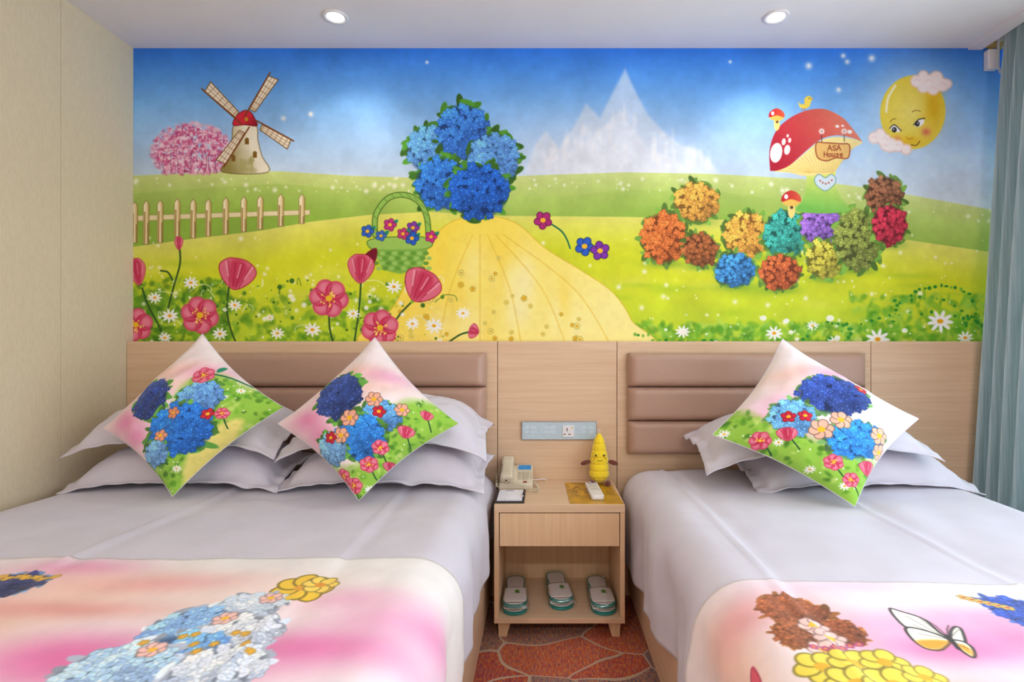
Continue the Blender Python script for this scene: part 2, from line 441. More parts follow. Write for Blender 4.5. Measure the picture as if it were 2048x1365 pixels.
def paint_mural():
    c = Canvas(266, 2092, 92, 692, 1.2)
    X, Y = np.meshgrid(c.xs, c.ys)
    stops_y = [92, 150, 210, 280, 350, 430]
    stops_c = np.array([(44, 120, 226), (84, 156, 240), (126, 186, 246), (168, 208, 248), (204, 226, 246), (220, 232, 238)], float)
    for k in range(3): c.a[..., k] = np.interp(Y, stops_y, stops_c[:, k])/255
    
    c.glow(1200, 330, 170, 90, (232, 240, 246), .6)
    # pale far peaks in the haze
    for pts, a in (([(1050, 350), (1070, 290), (1092, 262), (1118, 296), (1150, 250), (1172, 208), (1200, 236), (1228, 180), (1250, 138), (1272, 186), (1296, 230), (1325, 262), (1360, 290), (1400, 300), (1440, 350)], .55),
                   ([(1100, 350), (1140, 300), (1190, 270), (1240, 220), (1290, 290), (1350, 320), (1400, 350)], .5)):
        c.poly(pts, (236, 240, 246), soft=7, a=a)
    for k in range(60):
        x = 1080+rng.random()*340; y = 330-rng.random()*120*(1-abs(x-1245)/200)
        c.ell(x, y, 2+5*rng.random(), 6+10*rng.random(), (250, 250, 252), soft=6, a=.35)
    for x, y, r in ((1617, 132, 4), (1694, 124, 3), (1743, 117, 4), (1677, 180, 3), (1460, 124, 2), (1686, 112, 3), (567, 237, 3), (622, 229, 3), (854, 125, 2), (621, 228, 2)):
        c.glow(x, y, r*1.6, r*1.6, (250, 252, 255), .95)
    # hills
    def hill(top, c0, c1, dy):
        T = np.interp(c.xs, [p[0] for p in top], [p[1] for p in top])
        k = np.ones(25)/25; T = np.convolve(np.pad(T, 12, mode='edge'), k, mode='valid')
        d = Y-T[None]; m = np.clip(d/1.4+.5, 0, 1)[..., None]; t = np.clip(d/dy, 0, 1)[..., None]
        cc = (np.array(c0)*(1-t)+np.array(c1)*t)/255
        c.a[:] = c.a*(1-m)+cc*m
        return T
    hill([(266, 352), (420, 345), (560, 343), (700, 352), (900, 358), (1100, 350), (1250, 345), (1420, 348), (1600, 358), (1750, 378), (1900, 405), (2092, 440)], (212, 226, 140), (176, 208, 96), 60)
    hill([(266, 388), (420, 376), (560, 368), (700, 380), (860, 396), (1050, 400), (1250, 380), (1450, 385), (1700, 420), (1950, 462), (2092, 490)], (182, 210, 104), (150, 190, 70), 60)
    hill([(266, 494), (400, 476), (520, 462), (620, 444), (740, 430), (860, 424), (1000, 432), (1250, 434), (1450, 440), (1650, 455), (1800, 478), (1950, 500), (2092, 520)], (232, 230, 112), (214, 222, 40), 70)
    t = np.clip((Y-560)/120, 0, 1)[..., None]*.55
    c.a[:] = c.a*(1-t)+np.array((168, 206, 52))/255*t
    c.mottle(.10, 26)
    for k in range(46):
        c.glow(266+rng.random()*1700, 520+rng.random()*110, 20+60*rng.random(), 4+8*rng.random(), (150, 196, 30) if rng.random() < .6 else (238, 236, 110), .32)
    c.foliage(266, 900, 590, 690, 420, [(70, 132, 20), (98, 160, 28), (140, 186, 40), (186, 212, 60)], 9)
    c.foliage(266, 460, 560, 690, 200, [(46, 104, 20), (80, 140, 30), (120, 170, 40)], 9)
    c.foliage(1270, 2080, 648, 690, 420, [(90, 168, 30), (128, 196, 50), (70, 140, 30), (180, 220, 90)], 9)
    c.foliage(1700, 2080, 590, 690, 240, [(70, 150, 24), (110, 180, 40), (160, 206, 70)], 9)
    for k in range(420):
        x = 266+rng.random()*1760
        y = (356+rng.random()*28+(max(0, x-1450)*.12)) if k < 150 else (520+rng.random()*80 if k < 260 else 470+rng.random()*210)
        r = .8+2.6*rng.random()**2
        c.glow(x, y, r*1.5, r*1.5, (254, 254, 236), .85)
    # blossom tree
    for k in range(900):
        t = rng.random()*6.283; q = math.sqrt(rng.random()); x, y = 384+math.cos(t)*q*82, 304+math.sin(t)*q*58
        if y > 347: continue
        e = q > .8
        cc = [(232, 150, 186), (214, 96, 146), (244, 186, 208), (250, 226, 236), (190, 62, 118)][rng.integers(5)]
        c.ell(x, y, 2+4*rng.random(), 2+3*rng.random(), cc, soft=3, a=.45 if e else .8)
    for k in range(9):
        x = 330+k*13; c.line(spline([(x, 346), (x+rng.normal()*4, 325), (x+rng.normal()*9, 300)], False), 1.6, (110, 40, 60), .7, True)
    for k in range(420):
        t = rng.random()*6.283; q = math.sqrt(rng.random()); x, y = 384+math.cos(t)*q*80, 304+math.sin(t)*q*54
        if y < 344: c.ell(x, y, 1.4, 1.3, (250, 232, 240) if rng.random() < .6 else (206, 70, 126), a=.9)
    # windmill
    c.poly(spline([(470, 250), (464, 280), (456, 318), (446, 345), (536, 345), (524, 312), (516, 280), (511, 250)], True, 4), (244, 238, 214), grad=(505, 300, 452, 320, (150, 138, 70)), edge=(1.6, (110, 84, 40), .8))
    for k in range(50):
        c.ell(480+rng.random()*30, 318+rng.random()*24, 4*rng.random()+1, 7*rng.random()+2, (176, 170, 104), soft=3, a=.35)
    for x, y in ((494, 282), (510, 309), (467, 316)): c.poly([(x-4, y+7), (x-4, y-4), (x, y-7), (x+4, y-4), (x+4, y+7)], (130, 96, 34))
    c.poly(spline([(467, 251), (470, 236), (480, 226), (491, 221), (502, 225), (510, 238), (514, 252), (490, 250)], True, 5), (214, 40, 60), grad=(495, 235, 512, 252, (140, 14, 30)), edge=(1.6, (100, 16, 20), .8))
    for (xa, ya), (xb, yb), w in (((480, 236), (414, 172), 22), ((500, 228), (548, 154), 21), ((517, 251), (580, 290), 20), ((489, 258), (441, 326), 20)):
        dx, dy = xb-xa, yb-ya; L = math.hypot(dx, dy); ux, uy = dx/L, dy/L; nx, ny = -uy, ux
        def P(a, b): return (xa+ux*a*L+nx*b*w, ya+uy*a*L+ny*b*w)
        c.poly([P(.08, -.25), P(.95, -.5), P(1, .5), P(.1, .3)], (246, 236, 214), edge=(1.8, (120, 78, 30), .95))
        for k in range(1, 7): c.line([P(k/7, -.4), P(k/7, .4)], 1.1, (140, 96, 50), .9)
        for b in (-.12, .2): c.line([P(.1, b*.6), P(.98, b)], 1.0, (140, 96, 50), .8)
        c.line([P(-.1, -.3), P(1.03, -.52)], 2.8, (124, 66, 26))
    c.ell(493, 239, 3.6, 4.2, (190, 150, 30))
    # fence
    c.poly([(266, 432), (620, 420), (620, 430), (400, 437), (266, 443)], (238, 224, 178), edge=(1, (150, 120, 60), .6))
    for x, t0, b0 in ((270, 404, 486), (293, 401, 489), (321, 400, 486), (355, 397, 474), (387, 398, 477), (417, 398, 473), (452, 395, 469), (488, 393, 464), (521, 391, 459), (562, 388, 453), (604, 388, 448)):
        c.poly([(x-6, b0), (x-6, t0+9), (x, t0), (x+6, t0+9), (x+5, b0)], (250, 238, 196), grad=(x-1, 0, x+6, 0, (196, 160, 84)), edge=(1.2, (120, 92, 36), .7))
        c.line([(x-3, t0+24), (x-3.5, b0-2)], 3, (150, 112, 34), .75, False); c.line([(x+3, t0+46), (x+3, b0-2)], 2.4, (110, 84, 26), .6)
    # mound of yellow wild flowers with blue flower heads behind it
    c.poly(spline([(742, 700), (790, 610), (838, 520), (890, 452), (960, 432), (1030, 446), (1092, 498), (1160, 540), (1225, 585), (1262, 640), (1276, 700)]), (255, 228, 80), grad=(900, 440, 1120, 690, (255, 240, 150)), edge=(2, (220, 176, 30), .5))
    for k in range(60):
        x = 800+rng.random()*420; y = 460+rng.random()*220
        if y > 450+abs(x-960)*.8: c.glow(x, y, 10+18*rng.random(), 26+30*rng.random(), (250, 208, 50) if rng.random() < .45 else (255, 246, 190), .3)
    for x0 in (900, 960, 1020, 1085, 1150): c.line(spline([(960+(x0-960)*.25, 470), (x0, 580), (x0+(x0-960)*.4, 700)], False), 3, (226, 180, 40), .35)
    for k in range(90):
        x = 790+rng.random()*450; y = 450+rng.random()*235
        if y > 470+abs(x-960)*.85: c.blossom(x, y, 4+3*rng.random(), (255, 238, 120) if k % 3 else (246, 206, 60), 5, (230, 160, 30), rng.random()*6)
    c.bush(862, 300, 48, 50, (84, 146, 220), 46); c.bush(924, 262, 52, 54, (50, 112, 206), 50); c.bush(986, 318, 52, 52, (84, 142, 218), 50); c.bush(884, 368, 54, 52, (40, 104, 196), 50); c.bush(958, 384, 60, 54, (28, 90, 186), 56)
    # basket with small flowers
    hp = spline([(750, 470), (752, 430), (775, 398), (806, 390), (836, 402), (853, 432), (857, 470)], False)
    c.line(hp, 12, (70, 110, 30)); c.line(hp, 8.5, (150, 196, 84))
    for i in range(3, len(hp)-3, 4): c.line([hp[i]+(-4, -4), hp[i]+(4, 4)], 1.3, (80, 124, 40), .8)
    c.poly(spline([(736, 482), (760, 476), (800, 474), (840, 474), (864, 480), (862, 494), (840, 500), (800, 504), (756, 502), (738, 494)]), (160, 204, 92), edge=(1.6, (70, 110, 30), .9))
    c.poly([(746, 500), (856, 498), (842, 540), (800, 548), (766, 540)], (128, 182, 70), soft=4)
    for j in range(4):
        for k in range(9): c.ell(752+k*12.5+(j % 2)*6, 507+j*10, 5.5, 4, (158, 204, 100) if (j+k) % 2 else (104, 160, 54), soft=2)
    for x, y, r, cc in ((735, 463, 13, (50, 100, 200)), (780, 450, 13, (196, 50, 130)), (826, 456, 13, (140, 60, 170)), (824, 477, 14, (40, 96, 200)), (862, 474, 12, (206, 50, 130)), (806, 468, 12, (200, 60, 120)), (762, 472, 11, (60, 110, 200))):
        c.ell(x+9, y-4, 9, 4, (30, 140, 110), rot=-40); c.blossom(x, y, r, cc)
    c.line(spline([(1098, 446), (1122, 462), (1134, 480), (1140, 497)], False), 3, (20, 110, 80)); c.blossom(1086, 441, 18, (180, 40, 120), a0=.4)
    c.blossom(1169, 493, 19, (44, 96, 200), a0=.2); c.blossom(1200, 502, 19, (130, 50, 170), a0=.8)
    # flowering shrubs on the meadow
    for x, y, rx, ry, cc, n in ((1392, 404, 46, 40, (214, 150, 60), 34), (1328, 476, 46, 52, (206, 104, 44), 40), (1400, 500, 36, 34, (150, 84, 40), 26), (1492, 470, 46, 46, (226, 156, 60), 36),
                                (1470, 540, 42, 34, (60, 136, 204), 30), (1570, 470, 44, 50, (52, 156, 140), 36), (1560, 545, 42, 36, (196, 92, 46), 28), (1642, 452, 42, 40, (134, 92, 180), 32),
                                (1650, 520, 40, 38, (190, 178, 60), 28), (1715, 480, 46, 62, (128, 140, 60), 40), (1768, 392, 38, 40, (140, 88, 56), 28), (1778, 450, 36, 40, (190, 44, 66), 28)):
        c.glow(x, y+ry, rx*.8, 8, (110, 160, 50), .7); c.bush(x, y, rx, ry, cc, n, (110, 156, 60), .17)
    # mushroom house
    c.poly(spline([(1618, 340), (1612, 372), (1606, 400), (1596, 424), (1694, 424), (1682, 396), (1668, 366), (1668, 336)], True, 5), (236, 236, 120), grad=(1640, 345, 1625, 420, (120, 196, 80)))
    c.poly(spline([(1546, 342), (1580, 330), (1612, 304), (1640, 282), (1676, 274), (1724, 284), (1704, 298), (1684, 322), (1668, 344), (1640, 350), (1606, 352), (1580, 346)], True, 5), (250, 230, 150))
    for k in range(22):
        a = k/21; c.line([(1556+a*162, 341-(a**.7)*60), (1618+a*48, 346)], 1.2, (224, 176, 70), .55)
    c.poly(list(spline([(1540, 342), (1539, 300), (1552, 262), (1580, 236), (1615, 221), (1650, 219), (1685, 236), (1708, 262), (1724, 284)], False)) + list(spline([(1724, 284), (1700, 275), (1670, 271), (1640, 280), (1612, 302), (1580, 330), (1556, 341), (1540, 342)], False)), (178, 24, 50), grad=(1550, 320, 1680, 250, (232, 116, 92)))
    for x, y, rx, ry in ((1552, 306, 12, 20), (1567, 284, 4, 7), (1574, 300, 6, 10), (1579, 281, 3, 5), (1575, 272, 2.4, 3.4), (1674, 253, 4, 3), (1685, 252, 3, 2), (1699, 264, 5, 4)): c.ell(x, y, rx, ry, (252, 244, 240), rot=10)
    for x, y in ((1643, 263), (1688, 263)):
        c.line([(x, y), (x, y+20)], 1.4, (70, 60, 50))
        for k in range(8): c.ell(x+4*math.cos(k*.785), y+4*math.sin(k*.785), 2.4, 1.2, (255, 250, 246), rot=k*45)
    c.poly(spline([(1632, 287), (1650, 286), (1680, 288), (1697, 289), (1699, 304), (1694, 317), (1672, 316), (1652, 322), (1634, 314)], True, 5), (236, 190, 110), edge=(2.4, (168, 84, 44), 1))
    ink = (156, 70, 40)
    def T(strokes, x, y, s):
        for st in strokes: c.line([(x+px*s, y+py*s) for px, py in st], 1.9, ink)
    A = [[(0, 10), (4, 0), (8, 10)], [(1.6, 6.4), (6.4, 6.4)]]
    S = [[(7, 1.5), (4, 0), (1, 2), (2, 4.5), (6, 5.8), (7, 8), (4, 10), (.6, 8.6)]]
    T(A, 1655, 291, 1.0); T(S, 1664.5, 291.5, 1.0); T(A, 1673, 291, 1.0)
    T([[(0, 0), (0, 10)], [(6, 0), (6, 10)], [(0, 5), (6, 5)]], 1648, 304, 1.0)
    T([[(3, 3.5), (.6, 5), (.6, 8.5), (3, 10), (5.4, 8.5), (5.4, 5), (3, 3.5)]], 1656, 304, 1.0)
    T([[(0, 3.5), (0, 8.5), (2, 10), (4.4, 8.5), (4.6, 3.5), (4.8, 10)]], 1664, 304, 1.0)
    T([[(5, 4.4), (2.6, 3.5), (.6, 5), (4.6, 7.6), (3.4, 10), (.2, 9)]], 1671.5, 304, 1.0)
    T([[(.6, 6.6), (5.4, 6), (4.6, 3.8), (2.4, 3.6), (.6, 6), (1.4, 9.2), (3.6, 10), (5.6, 8.8)]], 1679, 304, 1.0)
    c.poly(spline([(1650, 382), (1632, 370), (1629, 357), (1638, 349), (1650, 356), (1662, 349), (1671, 357), (1668, 370)], True, 5), (214, 232, 240), edge=(2, (120, 170, 160), .9))
    for x, y in ((1640, 362), (1645, 366), (1651, 368), (1657, 366), (1663, 361)): c.ell(x, y, 1.8, 1.8, (206, 90, 70))
    for x, y, s in ((1553, 232, 1.0), (1582, 400, 1.25)):
        c.poly(spline([(x-4*s, y+4*s), (x-5*s, y+22*s), (x, y+30*s), (x+6*s, y+22*s), (x+4*s, y+4*s)], True, 4), (250, 224, 130)); c.ell(x+1, y+12*s, 2.6*s, 2.8*s, (90, 60, 40))
        c.ell(x, y+4*s, 14*s, 6*s, (244, 196, 90)); c.poly(spline([(x-15*s, y+3*s), (x-13*s, y-8*s), (x, y-15*s), (x+13*s, y-8*s), (x+15*s, y+3*s), (x, y-1*s)], True, 5), (200, 36, 44), grad=(x-10*s, y, x+12*s, y-4*s, (226, 90, 60))); c.ell(x-8*s, y-5*s, 3.2*s, 4*s, (252, 244, 240))
    c.poly(spline([(1596, 203), (1600, 208), (1608, 208), (1609, 197), (1617, 192), (1624, 197), (1621, 206), (1618, 214), (1608, 218), (1599, 214)], True, 5), (250, 222, 90)); c.line([(1621, 198), (1626, 199)], 1.6, (230, 150, 40)); c.ell(1618, 197, 1, 1, (60, 40, 20))
    for x in (1604, 1609): c.line([(x, 217), (x, 222)], 1.2, (214, 90, 60))
    # moon with a sleepy smile
    c.glow(1825, 225, 92, 100, (214, 236, 250), .75)
    c.ell(1825, 225, 65, 74, (246, 232, 120), rot=8, soft=2.5, c2=(238, 214, 70))
    c.glow(1866, 212, 16, 40, (228, 176, 10), .8); c.glow(1818, 282, 26, 10, (236, 186, 20), .7); c.glow(1845, 240, 10, 14, (240, 190, 40), .35)
    c.line(spline([(1772, 224), (1776, 196), (1790, 172)], False), 5, (254, 250, 214), .85)
    for x, y, rx, ry in ((1790, 258, 11, 6), (1838, 246, 11, 7)):
        c.ell(x, y, rx, ry, (252, 252, 250), rot=18 if x < 1800 else -28); c.ell(x-(2 if x < 1800 else 4), y+2, 4.8, 5.4, (50, 50, 56)); c.ell(x-3, y+1, 1.3, 1.4, (240, 240, 240))
    c.line(spline([(1779, 257), (1788, 250), (1802, 262)], False), 1.8, (60, 50, 40)); c.line(spline([(1827, 250), (1836, 240), (1849, 237)], False), 2, (60, 50, 40))
    c.line(spline([(1780, 244), (1785, 239), (1791, 238)], False), 1.6, (150, 110, 40)); c.line(spline([(1824, 224), (1832, 221), (1840, 223)], False), 1.6, (150, 110, 40))
    c.glow(1852, 264, 9, 8, (224, 110, 90), .9); c.glow(1794, 278, 7, 7, (234, 140, 100), .7)
    c.line(spline([(1822, 290), (1832, 291), (1839, 283)], False), 1.8, (110, 70, 20)); c.line(spline([(1812, 275), (1818, 279), (1825, 276)], False), 1.8, (206, 140, 20))
    for pts in (((1833, 163, 11), (1846, 152, 9), (1858, 166, 15), (1872, 156, 12), (1884, 170, 12), (1894, 168, 8), (1866, 178, 11), (1846, 174, 11)), ((1748, 276, 10), (1760, 268, 9), (1768, 280, 12), (1780, 290, 13), (1796, 292, 10), (1812, 299, 9), (1770, 292, 8))):
        for x, y, r in pts: c.ell(x, y, r+2.5, r+2.5, (246, 206, 190), soft=4, a=.8)
        for x, y, r in pts: c.ell(x, y, r, r, (254, 242, 240), soft=4)
        for x, y, r in pts[::2]: c.line(spline([(x-r*.5, y), (x, y-r*.4), (x+r*.5, y)], False), 1.2, (236, 200, 196), .7)
    # foreground stems, leaves, flowers
    sg = (46, 84, 30)
    for st in ([(283, 570), (296, 610), (322, 660), (330, 690)], [(360, 500), (360, 530), (346, 580), (336, 620)], [(458, 576), (454, 620), (462, 660), (474, 690)], [(658, 630), (660, 660), (668, 690)], [(722, 565), (718, 620), (708, 690)], [(828, 600), (806, 622), (792, 640)], [(942, 664), (920, 670), (890, 690)], [(345, 560), (336, 545), (322, 542)]):
        c.line(spline(st, False), 3.4, sg)
    for k in range(26):
        x, y = (270+rng.random()*620, 560+rng.random()*120); d = rng.normal()*14
        c.line(spline([(x, y), (x+d, y-14), (x+d*2, y-12), (x+d*2.2, y-2)], False), 1.5, (250, 252, 232) if k % 3 else (70, 120, 40), .8)
    for k in range(190):
        x, y = 268+rng.random()*620, 560+rng.random()*126; r = 1.2+4*rng.random()**2
        c.ell(x, y, r, r, [(70, 130, 24), (250, 250, 240), (150, 196, 50), (40, 96, 24)][rng.integers(4)], a=.85)
    for x, y, r in ((340, 632, 17), (382, 566, 15), (310, 596, 14), (470, 611, 14), (440, 668, 15), (330, 676, 13), (555, 667, 14), (625, 660, 17), (540, 636, 9), (788, 574, 16), (706, 628, 13), (868, 652, 18), (825, 648, 14), (926, 627, 14), (1548, 667, 17), (1755, 679, 24), (1880, 643, 26), (1365, 664, 15), (1625, 652, 12), (1930, 676, 16), (1990, 650, 20), (1668, 684, 14)):
        c.daisy(x, y, r, .78, rng.random())
    for x, y, r in ((272, 650, 34), (400, 631, 38), (658, 597, 39), (760, 656, 37)): c.poppy(x, y, r, rng.random())
    c.cup(275, 544, 34, 54, -8); c.cup(474, 549, 74, 62, 12); c.cup(843, 573, 76, 66, 28); c.cup(358, 487, 17, 27); c.cup(948, 663, 30, 20, -75)
    c.poly(spline([(728, 515), (742, 500), (754, 498), (752, 520), (738, 540)], True, 5), (120, 12, 40)); c.cup(722, 538, 52, 58, 4)
    # dotted vines on the right
    for arc in (spline([(1786, 640), (1800, 606), (1840, 580), (1890, 572), (1936, 590), (1950, 622), (1930, 648)], False, 5), spline([(1600, 684), (1630, 656), (1670, 646), (1700, 660), (1690, 684)], False, 5), spline([(1790, 604), (1850, 596), (1910, 612), (1960, 652)], False, 5), spline([(1270, 668), (1330, 684), (1420, 682), (1500, 676)], False, 6), spline([(1640, 690), (1740, 640), (1860, 626), (1980, 650)], False, 6)):
        for x, y in arc: c.ell(x+rng.normal()*2, y+rng.normal()*2, 2.2+2.4*rng.random(), 2+2*rng.random(), (50, 140, 40) if rng.random() < .6 else (120, 186, 60))
    for k in range(60):
        x, y = 1280+rng.random()*760, 628+rng.random()*58; r = 1.5+7*rng.random()**3
        c.ell(x, y, r, r*.8, (252, 252, 244) if k % 3 else (206, 224, 120), a=.9)
    c.mottle(.03, 200)
    return c
mural_c = paint_mural()
M['mural'] = print_mat('mural_print', mural_c.image('mural_print'), .62, spec=.25)

def wash(c, patches, base=(246, 232, 230)):
    c.a[:] = np.array(base)/255
    for x, y, rx, ry, cc, a in patches: c.glow(x, y, rx, ry, cc, a)
PK, MG, PE, LV = (238, 160, 196), (226, 96, 160), (248, 206, 184), (226, 196, 220)
GR = [(84, 150, 34), (120, 184, 50), (156, 206, 70), (60, 116, 26), (200, 224, 120)]
def paint_cushion(kind):
    c = Canvas(-1.05, 1.05, -1.05, 1.05, 300)      # diamond |x|+|y| < 1, y down
    wash(c, [(-.1, -.5, .35, .12, PE, .8), (.25, -.45, .3, .12, PK, .7), (-.6, .05, .25, .15, MG, .6), (-.42, .28, .22, .16, MG, .55), (-.3, -.2, .3, .1, PK, .5), (.1, -.3, .4, .1, PE, .6)])
    c.mottle(.03, 30)
    rows = {1: [(.05, -.25), (.35, -.42), (.6, -.3), (1.05, .0), (1.05, 1.05), (-.5, 1.05), (-.25, .6), (.0, .45)],
            2: [(.35, -.05), (.62, -.2), (1.05, -.1), (1.05, 1.05), (-.6, 1.05), (-.35, .72), (.0, .62), (.18, .3)],
            3: [(-1.05, -.1), (-.8, -.22), (-.5, .06), (-.2, .3), (.2, .55), (.6, .7), (.6, 1.05), (-1.05, 1.05)]}[kind]
    c.poly(spline(rows), (150, 200, 70), soft=.12)
    P = np.array(rows)
    for k in range(900):
        x, y = rng.uniform(-1, 1, 2)
        j, i = int((y-c.y0)*c.p), int((x-c.x0)*c.p); g = c.a[j, i]
        if g[1] > g[2]*1.35: c.ell(x, y, .012+.03*rng.random(), .01+.02*rng.random(), GR[rng.integers(5)], rot=rng.random()*180, soft=.02, a=.7)
    for k in range(150):
        x, y = rng.uniform(-1, 1, 2); j, i = int((y-c.y0)*c.p), int((x-c.x0)*c.p); g = c.a[j, i]
        if g[1] > g[2]*1.35:
            if k % 5 == 0: c.daisy(x, y, .05, .8, rng.random())
            else: c.ell(x, y, .008, .008, (250, 252, 236))
    if kind == 1:
        c.poly(spline([(.2, .55), (.45, .25), (.7, .2), (.4, .75), (.1, .95)]), (250, 224, 130), soft=.06, a=.85)
        c.bush(-.30, -.16, .22, .24, (40, 62, 128), 46, (90, 150, 60), .2)
        c.bush(.26, -.12, .22, .20, (92, 146, 214), 40, (90, 150, 60), .2); c.bush(.10, .26, .34, .30, (34, 104, 196), 70, (90, 150, 60), .16)
        c.bush(-.16, .52, .16, .16, (104, 156, 216), 30, (90, 150, 60), .22)
        c.line(spline([(.28, -.42), (.5, -.38), (.72, -.28)], False), .022, (26, 110, 70)); c.ell(.38, -.5, .06, .03, (30, 140, 100), rot=-60); c.poppy(.22, -.40, .12)
        c.blossom(.02, .06, .07, (232, 150, 116)); c.blossom(-.1, .3, .07, (236, 160, 126)); c.blossom(.36, .1, .07, (210, 40, 60))
    if kind == 2:
        c.bush(-.26, -.20, .26, .28, (42, 64, 128), 54, (90, 150, 60), .19); c.bush(.22, .06, .22, .18, (84, 146, 216), 40, (90, 150, 60), .2)
        c.bush(.02, .30, .26, .26, (40, 116, 204), 54, (90, 150, 60), .18); c.bush(-.30, .44, .18, .2, (110, 162, 216), 36, (90, 150, 60), .2)
        for x, y, r in ((-.10, .08, .1), (.14, -.14, .09), (-.18, .28, .09), (.44, -.04, .08)): c.blossom(x, y, r, (240, 176, 148), 6)
        for x, y in ((-.3, .3), (.2, .0)): c.blossom(x, y, .07, (206, 36, 56))
    if kind == 3:
        c.bush(.14, -.18, .34, .24, (40, 66, 140), 64, (110, 160, 90), .18); c.bush(-.32, .02, .2, .2, (96, 160, 220), 36, (110, 160, 90), .2); c.bush(.18, .34, .3, .2, (40, 124, 208), 54, (110, 160, 90), .2)
        for x, y, r in ((-.12, .2, .11), (.08, .12, .1), (.42, .3, .1), (.40, .48, .09)): c.blossom(x, y, r, (242, 186, 158), 6)
        for x, y in ((-.36, .02), (-.22, .04), (.46, -.26)): c.blossom(x, y, .065, (208, 34, 60))
    sp = {1: [(.5, .1, .07), (-.22, .86, .06)], 2: [(.24, .42, .09), (.5, .22, .09), (.12, .62, .1), (.34, .66, .08), (-.05, .86, .09), (.7, -.02, .07), (-.18, .76, .09)],
          3: [(-.66, .2, .1), (-.42, .2, .09), (-.1, .56, .09), (.22, .66, .1), (.02, .76, .08), (.36, .8, .07)]}[kind]
    for k, (x, y, r) in enumerate(sp):
        c.line([(x, y), (x+.06, y+.18)], .014, (40, 90, 40))
        if k % 2: c.cup(x, y, r*2, r*1.6, 10)
        else: c.poppy(x, y, r, rng.random())
    return c
def paint_runner(kind):
    # units: cm along the cloth (x) and cm away from the wall side hem (y, 0 = far hem)
    if kind == 1:
        c = Canvas(-225, 35, 0, 90, 5)
        wash(c, [(-110, 7, 14, 6, MG, .6), (-100, 16, 20, 9, PE, .9), (-84, 14, 20, 5, (236, 150, 150), .6), (-83, 42, 16, 8, MG, .85), (-112, 32, 16, 10, (240, 170, 130), .6), (-95, 26, 22, 4, (226, 130, 120), .6), (-60, 20, 20, 10, PE, .4),
                 (-40, 22, 12, 5, PK, .6), (-30, 30, 14, 6, PK, .7), (-42, 40, 22, 6, MG, .75), (-66, 46, 20, 6, MG, .7), (-20, 26, 7, 7, MG, .45), (-8, 40, 12, 8, LV, .7), (-140, 30, 20, 20, PK, .7), (-170, 30, 30, 12, MG, .5), (-60, 70, 60, 14, PK, .8), (-120, 70, 40, 14, PE, .8), (10, 30, 10, 20, PK, .4)], (240, 234, 230))
        c.mottle(.03, 60)
        c.bush(-119, 16, 7.5, 6, (34, 38, 92), 40, (120, 150, 190), .2)
        for k in range(7): c.blossom(-124+k*2, 11.5+(k % 2), 1.3, (232, 180, 60))
        c.blossom(-52.5, 17, 6.5, (244, 200, 50), 7, (232, 160, 40)); c.blossom(-49.5, 15, 4, (250, 214, 90), 6, (226, 150, 40))
        for x, y, rx, ry, cc in ((-60, 26, 7, 6, (190, 206, 230)), (-67, 33, 8, 7, (120, 160, 214)), (-57, 36, 8, 7, (206, 216, 234)), (-64, 43, 10, 8, (96, 146, 210)), (-71, 46, 9, 8, (150, 182, 222)), (-54, 46, 8, 7, (196, 210, 234))): c.bush(x, y, rx, ry, cc, 34, (196, 206, 224), .22)
        for k in range(12): c.blossom(-72+k*1.9, 38+3*math.sin(k*1.3), .9, (236, 178, 60))
        for x, y in ((-57, 22), (-62, 30), (-69, 40)): c.blossom(x, y, 2.4, (246, 196, 186), 6)
    else:
        c = Canvas(-5, 225, 0, 90, 5)
        wash(c, [(50, 10, 10, 8, (232, 160, 170), .55), (34, 22, 8, 16, PE, .9), (40, 14, 8, 6, (236, 150, 150), .6), (72, 28, 16, 6, MG, .75), (66, 20, 16, 5, PK, .6), (88, 16, 18, 5, PK, .7), (90, 24, 16, 6, MG, .6), (60, 40, 18, 6, PE, .9), (84, 44, 22, 8, PK, .8), (70, 3, 20, 4, LV, .6), (120, 20, 24, 12, PK, .7), (150, 34, 24, 10, MG, .5), (90, 66, 60, 14, PK, .7)], (244, 236, 236))
        c.mottle(.03, 60)
        # brown and gold blossoms
        c.bush(51, 14, 6.5, 6.5, (140, 74, 40), 40, (176, 110, 60), .2); c.bush(56.5, 22, 3.5, 4.5, (136, 70, 38), 22, (176, 110, 60), .24); c.bush(47, 23, 3.5, 4.5, (140, 76, 40), 22, (176, 110, 60), .24)
        for x, y in ((52, 20), (53, 24), (50, 28)): c.blossom(x, y, 3, (250, 204, 194), 6)
        for x, y, r in ((47, 33, 4.5), (53, 32, 4.5), (58, 32, 4), (50, 38, 5), (56, 38, 5), (62, 36, 3.4), (53, 45, 6)): c.blossom(x, y, r, (246, 220, 80), 6, (226, 176, 40))
        for k in range(6): c.blossom(48.5+k*1.7, 27+math.sin(k)*.8, .8, (214, 90, 140))
        c.bush(98, 14, 6.5, 7.5, (34, 62, 146), 40, (90, 120, 200), .2)
        for k in range(6): c.blossom(90.5+k*1.1, 7.5+k*.9, 1.3, (232, 190, 90), 5, (200, 50, 80))
        # butterfly (outline points measured in the picture, laid flat on the cloth)
        K = (46, 40, 40); W = (250, 246, 226); O = (240, 160, 40)
        def Q(p):
            o = []
            for x, y in p:
                d = F*.549/(y-684); o.append(((x-1085)*d/F*100, (1.235-d)*100))
            return o
        c.poly(spline(Q([(1898, 1282), (1878, 1268), (1845, 1240), (1800, 1226), (1780, 1222), (1790, 1240), (1815, 1262), (1860, 1278)])), W, edge=(.5, K, 1))
        c.poly(spline(Q([(1898, 1285), (1860, 1268), (1822, 1260), (1811, 1265), (1826, 1286), (1850, 1302), (1876, 1306), (1890, 1300)])), W, edge=(.5, K, 1))
